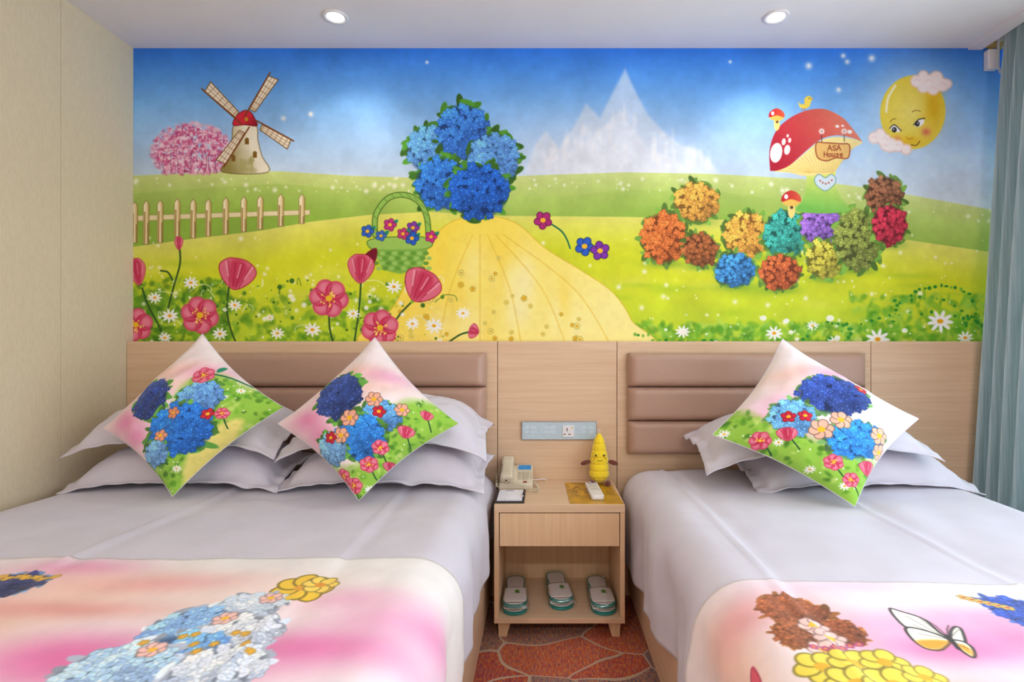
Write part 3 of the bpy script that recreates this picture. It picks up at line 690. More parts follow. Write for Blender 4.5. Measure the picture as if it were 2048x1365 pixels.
        c.poly(spline(Q([(1896, 1287), (1860, 1284), (1832, 1288), (1852, 1301), (1876, 1304), (1890, 1298)])), O, soft=.9)
        c.poly(spline(Q([(1902, 1282), (1902, 1266), (1910, 1257), (1921, 1260), (1928, 1276), (1930, 1290), (1914, 1286)])), W, edge=(.5, K, 1))
        c.poly(spline(Q([(1904, 1286), (1926, 1288), (1944, 1300), (1950, 1316), (1944, 1321), (1922, 1306)])), W, edge=(.5, K, 1))
        c.poly(spline(Q([(1914, 1294), (1930, 1296), (1944, 1308), (1944, 1317), (1924, 1304)])), O, soft=.9)
        c.line(Q([(1894, 1276), (1902, 1284), (1918, 1304)]), .8, K); c.line(Q([(1894, 1276), (1870, 1254), (1851, 1242)]), .2, K); c.line(Q([(1896, 1276), (1894, 1262), (1897, 1254)]), .2, K)
        for p in ((1840, 1240), (1812, 1236), (1826, 1254), (1836, 1272), (1918, 1262), (1938, 1304)): c.line(Q([(1898, 1283), p]), .14, K, .8)
        # small pink butterfly
        Pk = (224, 90, 110)
        for sx in (-1, 1):
            c.poly(spline([(34, 31), (34+sx*2, 27), (34+sx*3.4, 26), (34+sx*3.2, 30), (34+sx*1.4, 32)]), Pk, edge=(.25, (150, 30, 60), .8)); c.poly(spline([(34, 32), (34+sx*2.4, 32.6), (34+sx*2.6, 36), (34+sx*.8, 35)]), Pk, edge=(.25, (150, 30, 60), .8))
        c.line([(34, 29), (34, 34)], .5, (120, 20, 50))
    return c
for k in (1, 2, 3): M['cushion%d' % k] = print_mat('cushion_print_%d' % k, paint_cushion(k).image('cushion_print_%d' % k), .8, (380, 380, 380), .15)
RUN = {k: paint_runner(k) for k in (1, 2)}
for k in (1, 2): M['runner%d' % k] = print_mat('runner_print_%d' % k, RUN[k].image('runner_print_%d' % k), .8, (380, 380, 380), .15)

# ---------------------------------------------------------------- the room
XL, XR, YB, YF, ZC = -1.871, 2.30, 2.47, -2.4, 2.486
YH = 2.428                       # front face of the headboard wall panels
def struct(o): o['kind'] = 'structure'; return o
struct(box('floor', XL-.1, XR+.2, YF-.1, YB+.1, -.08, 0, M['carpet'], bev=0))
struct(box('wall_back', XL-.1, XR+.2, YB, YB+.1, 0, 2.9, M['wall_paint'], bev=0))
wl = struct(box('wall_left', XL-.1, XL-.004, YF, YB, 0, 2.9, M['wall_paint'], bev=0))
ys = [YB, 2.098, 1.55, 1.0, .45, -.1, -.65, -1.2, -1.75, YF]
for a, b in zip(ys[1:], ys[:-1]):
    box('wall_covering', XL-.004, XL, a+.0007, b-.0007, 0, ZC, M['wall_cloth'], wl, bev=.0006, seg=1)
struct(box('wall_front', XL-.1, XR+.2, YF-.1, YF, 0, 2.9, M['wall_paint'], bev=0))
bm = bmesh.new()
W0, W1, WZ0, WZ1 = -2.05, 1.95, .20, 2.42
for y0, y1, z0, z1 in ((YF, W0, 0, 2.9), (W1, YB, 0, 2.9), (W0, W1, 0, WZ0), (W0, W1, WZ1, 2.9)): box_bm(bm, XR, XR+.12, y0, y1, z0, z1)
struct(from_bm('wall_right', bm, M['wall_paint']))
bm = bmesh.new(); box_bm(bm, XL-.1, 1.946, YF, YB, ZC, ZC+.1); box_bm(bm, 1.90, XR+.2, YF, YB, 2.72, 2.8)
struct(from_bm('ceiling', bm, M['paint']))
struct(box('trim_1', 1.946, 2.008, YF, YB-.001, ZC-.008, 2.72, M['paint'], bev=.001))
win = struct(bpy.data.objects.new('window_1', None)); col.objects.link(win); win.location = (XR+.06, (W0+W1)/2, WZ0)
bm = bmesh.new()
for y0, y1, z0, z1 in ((W0, W1, WZ0, WZ0+.05), (W0, W1, WZ1-.05, WZ1), (W0, W0+.05, WZ0+.05, WZ1-.05), (W1-.05, W1, WZ0+.05, WZ1-.05), (-.65, -.60, WZ0+.05, WZ1-.05), (.80, .85, WZ0+.05, WZ1-.05)): box_bm(bm, XR+.07, XR+.11, y0, y1, z0, z1, .003)
from_bm('window_frame', bm, M['frame'], win)
for y0, y1 in ((W0+.05, -.65), (-.60, .80), (.85, W1-.05)): box('pane', XR+.087, XR+.092, y0, y1, WZ0+.05, WZ1-.05, M['glass'], win, bev=0)

# mural print on the back wall
def mural():
    s = 1080/YB
    px0, px1, py0, py1 = 267, 1085+(XR-.001)*s, 684-(ZC-H)*s, 690
    X = [(px-1085)/s for px in (px0, px1)]; Z = [H-(py-684)/s for py in (py0, py1)]
    c = mural_c
    def uv(px, py): return ((px-c.x0)/(c.x1-c.x0), 1-(py-c.y0)/(c.y1-c.y0))
    y0, y1 = YB-.0012, YB-.0001
    # the print also fills the recess above the curtain
    V = [(X[0], y0, Z[1]), (X[1], y0, Z[1]), (X[1], y0, Z[0]), (X[0], y0, Z[0]), (X[0], y1, Z[1]), (X[1], y1, Z[1]), (X[1], y1, Z[0]), (X[0], y1, Z[0])]
    U = [uv(px0, py1), uv(px1, py1), uv(px1, py0), uv(px0, py0)]*2
    o = mk('wall_mural', V, [(0, 1, 2, 3), (7, 6, 5, 4), (0, 4, 5, 1), (1, 5, 6, 2), (2, 6, 7, 3), (3, 7, 4, 0)], M['mural'], uv=U)
    tag(o, 'large printed meadow mural with windmill, fence, poppies and mushroom house above the headboards', 'mural')
mural()

# wood panelling and padded headboards
ZH = 1.145
def panel(x0, x1, label, name='wall_panel', cat='wall panel', pads=None):
    r = root(name, label, cat, ((x0+x1)/2, YB, 0))
    box('board', x0+.0012, x1-.0012, YH, YB-.003, .0, ZH, M['oak_h'], r, bev=.0015)
    if pads:
        a, b = pads
        box('pad_backing', a+.004, b-.004, YH-.012, YH, .645, 1.088, M['base_dark'], r, bev=.001)
        for k in range(3):
            z1 = 1.092-k*.1505; z0 = z1-.1485
            pad(a, b, z0, z1, r)
    return r
def pad(x0, x1, z0, z1, parent):
    nu, nv = 60, 20; V = []
    for j in range(nv):
        v = j/(nv-1)*2-1
        for i in range(nu):
            u = i/(nu-1); x = x0+u*(x1-x0); ex = min(x-x0, x1-x)
            e = min(1, ex/.035); e2 = min(1, (1-abs(v))*.0742/.030)
            h = .010+.030*math.sqrt(max(0, 1-(1-e)**2))*math.sqrt(max(0, 1-(1-e2)**2))
            h += .0014*mnoise.noise((x*4, z0*9+v, 1))
            V.append((x, YH-.012-h, (z0+z1)/2+v*(z1-z0)/2))
    Fc = grid_faces(nu, nv); n = len(V)
    back = [(x0, YH-.012, z0), (x1, YH-.012, z0), (x1, YH-.012, z1), (x0, YH-.012, z1)]
    V += back
    bot = [i for i in range(nu)]; top = [(nv-1)*nu+i for i in range(nu)]; lf = [j*nu for j in range(nv)]; rt = [j*nu+nu-1 for j in range(nv)]
    Fc += [tuple([n, n+1]+bot[::-1]), tuple([n+2, n+3]+top), tuple([n+3, n]+lf), tuple([n+1, n+2]+rt[::-1]), (n+3, n+2, n+1, n)]
    o = mk('cushioned_pad', V, Fc, M['leather'], parent, True)
    for p in o.data.polygons[-5:]: p.use_smooth = False
    return o
panel(XL, -1.50, 'narrow light oak wall panel between the beige wall and the left bed padding')
panel(-1.50, -.2024, 'light oak headboard with three taupe leather pads behind the left bed', 'headboard', 'headboard', (-1.457, -.252))
panel(-.2024, .335, 'light oak wall panel behind the bedside table, holding the switch plate')
panel(.335, 1.477, 'light oak headboard with three taupe leather pads behind the right bed', 'headboard', 'headboard', (.380, 1.438))
panel(1.477, XR-.004, 'plain light oak wall panel beside the blue grey curtain')

# downlights
def downlight(name):
    r = root(name, '', 'ceiling light', (0, 0, ZC))
    prof = [(.050, ZC), (.0515, ZC-.003), (.049, ZC-.006), (.041, ZC-.0065), (.034, ZC-.003)]
    V, Fc = lathe_grid(prof, 40, close=False)
    mk('trim_ring', [Vector(v) for v in V], Fc, M['white_plastic'], None, True).parent = r
    bpy.context.view_layer.update()
    ring = r.children[0]
    for v in ring.data.vertices: v.co.z -= ZC
    V, Fc = lathe_grid([(.0335, -.0015), (.034, -.0032), (.030, -.0042), (.012, -.0048)], 32)
    o = mk('lamp_lens', V, Fc, M['lamp'], None, True); o.parent = r
    return r
dl = downlight('downlight')
dl.location = (-.854, 2.228, ZC); dl['label'] = 'round white recessed downlight in the ceiling above the left bed'
dlist = [dl]
d2 = copy_tree(dl); d2.location = (.964, 2.228, ZC); d2['label'] = 'round white recessed downlight in the ceiling above the right bed'; dlist.append(d2)
for o in dlist: o['group'] = 'ceiling downlights'
def spot(name, loc, power, ang, blend, rgb, tilt=(0, 0, 0)):
    d = bpy.data.lights.new(name, 'SPOT'); d.energy = power; d.spot_size = R(ang); d.spot_blend = blend; d.color = rgb; d.shadow_soft_size = .035
    o = bpy.data.objects.new(name, d); o.location = loc; o.rotation_euler = tilt; col.objects.link(o); return o
for x in (-.854, .964): spot('downlight_beam', (x, 2.228, ZC-.02), SPOT_W, 120, .8, (1.0, .93, .84))
# unseen downlights added further back in the room as frontal fill light
for x, y in ((-.9, .2), (.9, .2), (-.9, -1.4), (.9, -1.4)):
    c_ = copy_tree(dl); c_.location = (x, y, ZC); c_['group'] = 'ceiling downlights'; c_['label'] = 'round white downlight added out of view as fill light %s, %s side' % ('over the foot of the beds' if y > 0 else 'at the entrance end of the room', 'beige wall' if x < 0 else 'curtain')
    spot('added_fill_beam', (x, y, ZC-.02), NEAR_W if y > 0 else ROOM_W, 160, 1.0, (1.0, .98, .97))

# ---------------------------------------------------------------- curtain and the fittings beside it
def curtain():
    nu, nv = 440, 34; V = []
    for j in range(nv):
        t = j/(nv-1); z = .015+t*(2.60-.015)
        for i in range(nu):
            u = i/(nu-1); y = 2.425-u*1.07; u *= 1.07/.62
            k = (1-t)
            amp = .050+.030*k; xc = 2.095-.15*k**.8
            ph = 2*math.pi*(u*9.5)+.5*mnoise.noise((u*5, t*1.2, 3))+.3*k*math.sin(u*9)
            f = math.sin(ph); f = math.copysign(abs(f)**.8, f)
            x = xc+amp*f+.010*mnoise.noise((u*22, t*1.5, 7))
            if z > 2.44: x = max(x, 2.03)
            if z < 2.34 and i < 12: x += (2.285-x)*(1-i/12)**1.5; y += .018*(1-i/12)
            if z > 2.33 and y > 2.395: x = max(x, 2.078)
            y += .012*math.cos(ph)+.006*mnoise.noise((u*12, t*2, 9))
            V.append((x, min(y, 2.455), z))
    r = root('curtain', 'blue grey pleated fabric curtain hanging at the right wall', 'curtain', (2.05, 2.1, 0))
    o = mk('drape', V, grid_faces(nu, nv), M['curtain'], r, True)
    box('curtain_rail', 2.07, 2.10, -1.6, 2.44, 2.60, 2.62, M['white_plastic'], r)
    return r
curtain()
r = root('cable_box', 'small white plastic box hanging in the corner beside the curtain top', 'box', (2.035, 2.45, 2.378))
box('body', 2.013, 2.065, 2.436, 2.467, 2.378, 2.466, M['white_plastic'], r, bev=.004)
V = []
st = [(2.045, 2.428, 2.52), (2.044, 2.427, 2.44), (2.040, 2.426, 2.40), (2.052, 2.425, 2.35)]
S2 = spline(st, False, 6); V = []
for p in S2: V += [(p[0], p[1], p[2]), (p[0]+.011, p[1], p[2]), (p[0]+.011, p[1]+.002, p[2]), (p[0], p[1]+.002, p[2])]
n = len(S2); Fc = [(i*4+k, i*4+(k+1) % 4, (i+1)*4+(k+1) % 4, (i+1)*4+k) for i in range(n-1) for k in range(4)]+[(3, 2, 1, 0), (n*4-4, n*4-3, n*4-2, n*4-1)]
mk('strap', V, Fc, M['white_plastic'], r)
r = root('wire_coil', 'coil of yellow wire tucked above the small white box', 'wire', (2.05, 2.45, 2.47))
for k, rr in enumerate((.058, .051, .044, .037)):
    pts = [(2.062+rr*1.05*math.cos(a), 2.456-.006*k, 2.530+rr*math.sin(a)) for a in [math.pi*1.0+i*math.pi/12 for i in range(13)]]
    tube('wire_loop', pts, .0028, M['yellow_wire'], r, 6)

# ---------------------------------------------------------------- beds
ZT = .590                        # top of the made bed
def cloth_profile(xa, xb, hemL, hemR, rad, n_top=90, n_side=22, tuckL=False, out=0.0):
    """list of (s, x, drop, nx, nz): across the bed, s = distance along the cloth, s = x on the flat top"""
    P = []
    def side(sgn, x_edge, drop):
        q = []
        L = math.pi/2*rad
        for i in range(1, 13):
            a = i/12*math.pi/2
            q.append((sgn*a*rad, sgn*rad*math.sin(a), rad*(1-math.cos(a)), sgn*math.sin(a), math.cos(a)))
        for i in range(1, n_side+1):
            d = i/n_side*(drop-rad)
            q.append((sgn*(L+d), sgn*(rad+.10*d*0), rad+d, sgn*1.0, 0.0))
        return q
    x0, x1 = xa+rad, xb-rad
    left = [(x0+s, x0+x, d, nx, nz) for s, x, d, nx, nz in side(-1, x0, hemL)][::-1]
    top = [(x0+(x1-x0)*i/n_top, x0+(x1-x0)*i/n_top, 0.0, 0.0, 1.0) for i in range(n_top+1)]
    right = [(x1+s, x1+x, d, nx, nz) for s, x, d, nx, nz in side(1, x1, hemR)]
    return left+top+right
def bed_surface(s, y, x, drop, nx, nz, bed):
    """offset of the cover along its normal: puff, wrinkles, fold creases"""
    h = 0.0
    w = nz
    h += w*(.016*mnoise.noise((x*1.6, y*1.3, bed*5))+.006*mnoise.noise((x*4+y*1.5, y*2.0, bed+2)))
    h += w*.004*mnoise.noise((x*9-y*4, y*3, bed+9))
    for cx in ((-1.17, -.527) if bed == 1 else (.525, 1.08)):
        d = s-(cx+.012*math.sin(y*3+cx*5)); h += .0065*math.exp(-(d/.007)**2)-.004*math.exp(-((d-.03)/.03)**2)
    if nz < .7:                   # soft vertical waves on the hanging side
        k = 1-nz
        h += k*(.012*math.sin(y*13+bed*2)+.008*math.sin(y*29+drop*6+bed)+.014*mnoise.noise((y*5, drop*3, bed)))*min(1, drop/.2)
        h += k*.004*mnoise.noise((y*22, drop*14, bed+4))
    return h
def cover(name, bed, xa, xb, hemL, hemR, y_far, y_near, rad, lift, mat, ny, foot, uvc=None, hem_wave=.012, thick=.004):
    prof = cloth_profile(xa, xb, hemL, hemR, rad)
    rows = []
    for j in range(ny+1): rows.append((y_far+(y_near-y_far)*j/ny, 0.0, 1.0, y_far-(y_far+(y_near-y_far)*j/ny)))
    if foot:
        L = y_far-y_near
        for i in range(1, 9):
            a = i/8*math.pi/2; rows.append((y_near-rad*math.sin(a), rad*(1-math.cos(a)), math.cos(a), L+rad*a))
        for i in range(1, 8): rows.append((y_near-rad, rad+i/7*.2, 0.0, L+rad*math.pi/2+i/7*.2))
    V, U = [], []
    nu = len(prof)
    for y, dy, ny_, vlen in rows:
        for i, (s, x, d, nx, nz) in enumerate(prof):
            dr = d*(1+ (hem_wave*3)*math.sin(y*7+bed*3)*(d > rad)) if d > rad else d
            h = bed_surface(s, y, x, d, nx, nz, bed)+lift
            if name == 'duvet':
                e = max(0, 1-(y_far-y)/.10); h -= .012*e*e*nz
            drop = max(dr, dy)
            V.append((x+nx*h, y-(1-ny_)*h, ZT-drop+nz*ny_*h))
            if uvc is not None: U.append(((s*100-uvc.x0)/(uvc.x1-uvc.x0), 1-(vlen*100-uvc.y0)/(uvc.y1-uvc.y0)))
    o = mk(name, V, grid_faces(nu, len(rows)), mat, None, True, U if uvc is not None else None)
    m = o.modifiers.new('thick', 'SOLIDIFY'); m.thickness = thick; m.offset = 0.0 if name == 'duvet' else 1.0
    return o
def bed(label, xa, xb, y_foot, rail_sides):
    r = root('bed', label, 'bed', ((xa+xb)/2, 1.4, 0))
    box('bed_base', xa+.06, xb-.06, y_foot+.06, YH-.012, .0, .10, M['base_dark'], r, bev=.004)
    for x0, x1 in ((xa+.02, xa+.045), (xb-.045, xb-.02)):
        box('side_rail', x0, x1, y_foot+.02, YH-.012, .035, .30, M['oak_d'], r, bev=.002)
    box('foot_rail', xa+.045, xb-.045, y_foot+.02, y_foot+.045, .035, .30, M['oak_h'], r, bev=.002)
    box('mattress', xa+.05, xb-.05, y_foot+.06, YH-.012, .305, ZT-.05, M['linen'], r, bev=.05, seg=5)
    return r
bed('low bed frame and mattress beside the beige wall, under the white duvet', XL+.012, -.205, .42, 1)
bed('low oak bed frame and mattress near the curtain, under the white duvet', .362, 1.63, .42, 2)
o = cover('duvet', 1, XL+.022, -.205, .20, .275, 2.37, .56, .115, .0, M['linen'], 120, True)
tag(o, 'smooth white duvet spread over the left bed against the beige wall', 'duvet', 'white duvets')
o = cover('duvet', 2, .358, 1.63, .365, .34, 2.37, .56, .115, .0, M['linen'], 120, True)
tag(o, 'smooth white duvet spread over the right bed near the curtain', 'duvet', 'white duvets')
o = cover('bed_runner', 1, XL+.022, -.205, .17, .27, 1.355, .58, .115, .0065, M['runner1'], 60, True, RUN[1])
tag(o, 'pink printed bed runner with pale blue and yellow motif, across the left bed', 'bed runner', 'printed bed runners')
o = cover('bed_runner', 2, .358, 1.63, .355, .33, 1.235, .58, .115, .0065, M['runner2'], 60, True, RUN[2])
tag(o, 'pink printed bed runner with orange butterfly, across the right bed', 'bed runner', 'printed bed runners')

# white pillows with a flat flange
def pillow(label, cx, cy, cz, w, dpt, th, yaw=0, pitch=0, rollv=0, seed=0, droop=.03):
    nu, nv = 64, 48
    def sh(u, v, top):
        cu, cv = .90, .86
        a, b = min(1, abs(u)/cu), min(1, abs(v)/cv)
        p = (max(0, 1-a**3.2)*max(0, 1-b**3.0))**.55
        n = mnoise.noise((u*2.4+seed, v*2.1, top*3))*.10+mnoise.noise((u*6+seed, v*5, top*5))*.06+mnoise.noise((u*14+seed, v*9, top*5))*.025
        z = (1 if top else -.30)*th*.66*p*(1+n)
        fl = max(0, (max(abs(u)/cu, abs(v)/cv)-1))
        wob = .016*mnoise.noise((u*5+seed, v*5, 2))*min(1, max(abs(u), abs(v))**4)
        z += wob-droop*(abs(u)**4)*.6-droop*.6*abs(u)**3*abs(v)**3
        pin = 1-.05*(1-abs(v))*abs(u)**2
        pin2 = 1-.09*(1-abs(u)**2)*abs(v)**2
        return Vector((u*w/2*pin, v*dpt/2*pin2, z+(.002 if top else -.002)))
    V = []
    Mx = Matrix.Translation((cx, cy, cz)) @ Matrix.Rotation(R(yaw), 4, 'Z') @ Matrix.Rotation(R(pitch), 4, 'X') @ Matrix.Rotation(R(rollv), 4, 'Y')
    for top in (1, 0):
        for j in range(nv):
            for i in range(nu):
                V.append(Mx @ sh(i/(nu-1)*2-1, j/(nv-1)*2-1, top))
    F1 = grid_faces(nu, nv); n = nu*nv
    F2 = [tuple(k+n for k in f[::-1]) for f in F1]
    rim = [i for i in range(nu)]+[j*nu+nu-1 for j in range(1, nv)]+[(nv-1)*nu+i for i in range(nu-2, -1, -1)]+[j*nu for j in range(nv-2, 0, -1)]
    F3 = [(rim[k], rim[k]+n, rim[(k+1) % len(rim)]+n, rim[(k+1) % len(rim)]) for k in range(len(rim))]
    o = mk('pillow', V, F1+F2+F3, M['linen'], None, True)
    return tag(o, label, 'pillow', 'white bed pillows')
pillow('white pillow at the bottom of the stack by the beige wall', -1.38, 2.165, .652, .80, .39, .16, 1, 9, 0, 1)
pillow('white pillow on top of the stack by the beige wall', -1.385, 2.17, .806, .80, .39, .16, -1, 11, 0, 2, .05)
pillow('white pillow at the bottom of the stack next to the bedside table, left bed', -.60, 2.165, .652, .78, .39, .16, -1, 9, 0, 3)
pillow('white pillow on top of the stack next to the bedside table, left bed', -.60, 2.17, .806, .78, .39, .17, 1, 11, 0, 4, .06)
pillow('white pillow underneath on the right bed, reaching towards the curtain', 1.20, 2.155, .648, .84, .39, .14, 1, 9, 0, 5)
pillow('white pillow on top on the right bed behind the printed cushion', 1.03, 2.15, .775, .86, .39, .13, -1, 11, -4, 6, .05)

# printed cushions, each standing on one corner
def cushion(label, T, Rr, B, L, puff, mat, seed):
    n = 44
    T, Rr, B, L = map(Vector, (T, Rr, B, L))
    nrm = (Rr-L).cross(T-B).normalized()
    if nrm.y > 0: nrm = -nrm
    r = root('printed_cushion', label, 'cushion', tuple(B), 'printed cushions on the beds')
    V, U = [], []
    for side in (1, -1):
        for j in range(n):
            for i in range(n):
                s, t = i/(n-1), j/(n-1)
                a, b = abs(2*s-1), abs(2*t-1)
                p0 = L*(1-s)*(1-t)+B*s*(1-t)+Rr*s*t+T*(1-s)*t
                c = (T+Rr+B+L)/4
                pin = .10*((1-b*b)*a**3+(1-a*a)*b**3)
                p0 = p0+(c-p0)*pin
                h = puff*((1-a**2.4)*(1-b**2.4))**.62
                h *= 1+.12*mnoise.noise((s*3+seed, t*3, side))
                h += (.008*mnoise.noise((s*7+seed, t*7, side))+.004*mnoise.noise((s*16+seed, t*10, side)))*(1-max(a, b)**8)
                V.append(p0+nrm*(h*side*(1 if side > 0 else .7)))
                U.append((((s+t-1)+1.05)/2.1, ((t-s)+1.05)/2.1))
    F1 = grid_faces(n, n); k = n*n
    front = mk('cover', V, F1+[tuple(q+k for q in f[::-1]) for f in F1], mat, r, True, U)
    rim = [(i, 0) for i in range(n)]+[(n-1, j) for j in range(1, n)]+[(i, n-1) for i in range(n-2, -1, -1)]+[(0, j) for j in range(n-2, 0, -1)]
    pts = [V[j*n+i] for i, j in rim]; pts.append(pts[0])
    tube('seam', pts, .0014, M['linen'], r, 6)
    return r
def at(px, py, y): return ((px-1085)*y/F, y, H-(py-684)*y/F)
cushion('pink and green printed cushion with a red flower at its top, nearest the beige wall', at(405, 668, 2.09), at(567, 815, 1.975), at(345, 994, 1.875), at(205, 857, 1.975), .095, M['cushion1'], 1)
cushion('pink printed cushion with poppies, standing at the right of the left bed', at(750, 675, 2.09), at(917, 848, 1.955), at(718, 1002, 1.835), at(555, 848, 1.955), .095, M['cushion2'], 5)
cushion('printed cushion with a green poppy border, standing on the right bed', at(1565, 678, 2.10), at(1838, 838, 1.93), at(1710, 1014, 1.775), at(1424, 870, 1.93), .10, M['cushion3'], 9)

# ---------------------------------------------------------------- bedside table
NX0, NX1, NY0, NY1, NZ = -.185, .315, 2.061, YH-.002, .520
def nightstand():
    r = root('bedside_table', 'light oak bedside table with one drawer and an open shelf', 'bedside table', ((NX0+NX1)/2, (NY0+NY1)/2, 0))
    box('top', NX0, NX1, NY0, NY1, NZ-.030, NZ, M['oak_h'], r)
    box('side_panel', NX0, NX0+.018, NY0+.002, NY1, .086, NZ-.030, M['oak_v'], r)
    box('side_panel', NX1-.018, NX1, NY0+.002, NY1, .086, NZ-.030, M['oak_v'], r)
    box('shelf', NX0, NX1, NY0, NY1, .066, .086, M['oak_h'], r)
    box('back_panel', NX0+.018, NX1-.018, NY1-.012, NY1, .086, NZ-.030, M['oak_v'], r)
    d = box('drawer', NX0+.021, NX1-.021, NY0+.004, NY0+.022, NZ-.160, NZ-.034, M['oak_v'], r)
    box('drawer_box', NX0+.03, NX1-.03, NY0+.022, NY1-.03, NZ-.150, NZ-.045, M['oak_h'], d, bev=.001)
    for sx, x in ((1, NX0+.012), (-1, NX1-.012)):
        for y in (NY0+.03, NY1-.06):
            a, b = (x, x+sx*.052); c0, c1 = x+sx*.004, x+sx*.034
            lo, hi = sorted((a, b)); l0, h0 = sorted((c0, c1))
            V = [(l0, y, 0), (h0, y, 0), (h0, y+.03, 0), (l0, y+.03, 0), (lo, y, .066), (hi, y, .066), (hi, y+.045, .066), (lo, y+.045, .066)]
            mk('leg', V, [(3, 2, 1, 0), (4, 5, 6, 7), (0, 1, 5, 4), (1, 2, 6, 5), (2, 3, 7, 6), (3, 0, 4, 7)], M['oak_v'], r)
    return r
nightstand()

# switch and socket plate
def switch_plate():
    x0, x1 = at(1043, 0, YH)[0], at(1193, 0, YH)[0]; z1, z0 = H-(843-684)*YH/F, H-(880-684)*YH/F
    r = root('switch_plate', 'long pale blue glass switch plate with a white power socket', 'switch', ((x0+x1)/2, YH, z0))
    box('frame', x0, x1, YH-.009, YH, z0, z1, M['metal'], r, bev=.0015)
    box('glass_face', x0+.004, x1-.004, YH-.012, YH-.009, z0+.004, z1-.004, M['panel_glass'], r, bev=.0008)
    w = x1-x0; hgt = z1-z0; yf = YH-.012
    for fx, fw in ((.13, .07), (.30, .07), (.38, .07), (.80, .06), (.90, .06), (.05, .05)):
        for fz in (.62, .38):
            box('switch_mark', x0+fx*w-.0, x0+(fx+fw)*w, yf-.0004, yf, z0+fz*hgt, z0+(fz+.14)*hgt, M['panel_print'], r, bev=0)
    for k in range(7): box('printed_mark', x0+(.44+k*.018)*w, x0+(.452+k*.018)*w, yf-.0003, yf, z0+.915*hgt, z0+.945*hgt, M['key'], r, bev=0)
    s = box('socket', x0+.545*w, x0+.70*w, yf-.004, yf, z0+.18*hgt, z0+.80*hgt, M['white_plastic'], r, bev=.001)
    cx, cz = x0+.605*w, z0+.36*hgt; ys_ = yf-.0043
    for dx, dz, ww, hh in ((0, .020, .0045, .008), (0, .012, .003, .006), (-.011, -.003, .009, .004), (.011, -.003, .009, .004)):
        box('socket_hole', cx+dx-ww/2, cx+dx+ww/2, ys_, yf-.003, cz+dz-hh/2, cz+dz+hh/2, M['dark'], s, bev=0)
    box('socket_switch', x0+.655*w, x0+.685*w, yf-.0052, yf-.004, z0+.62*hgt, z0+.74*hgt, M['cream_plastic'], s, bev=.0004)
switch_plate()

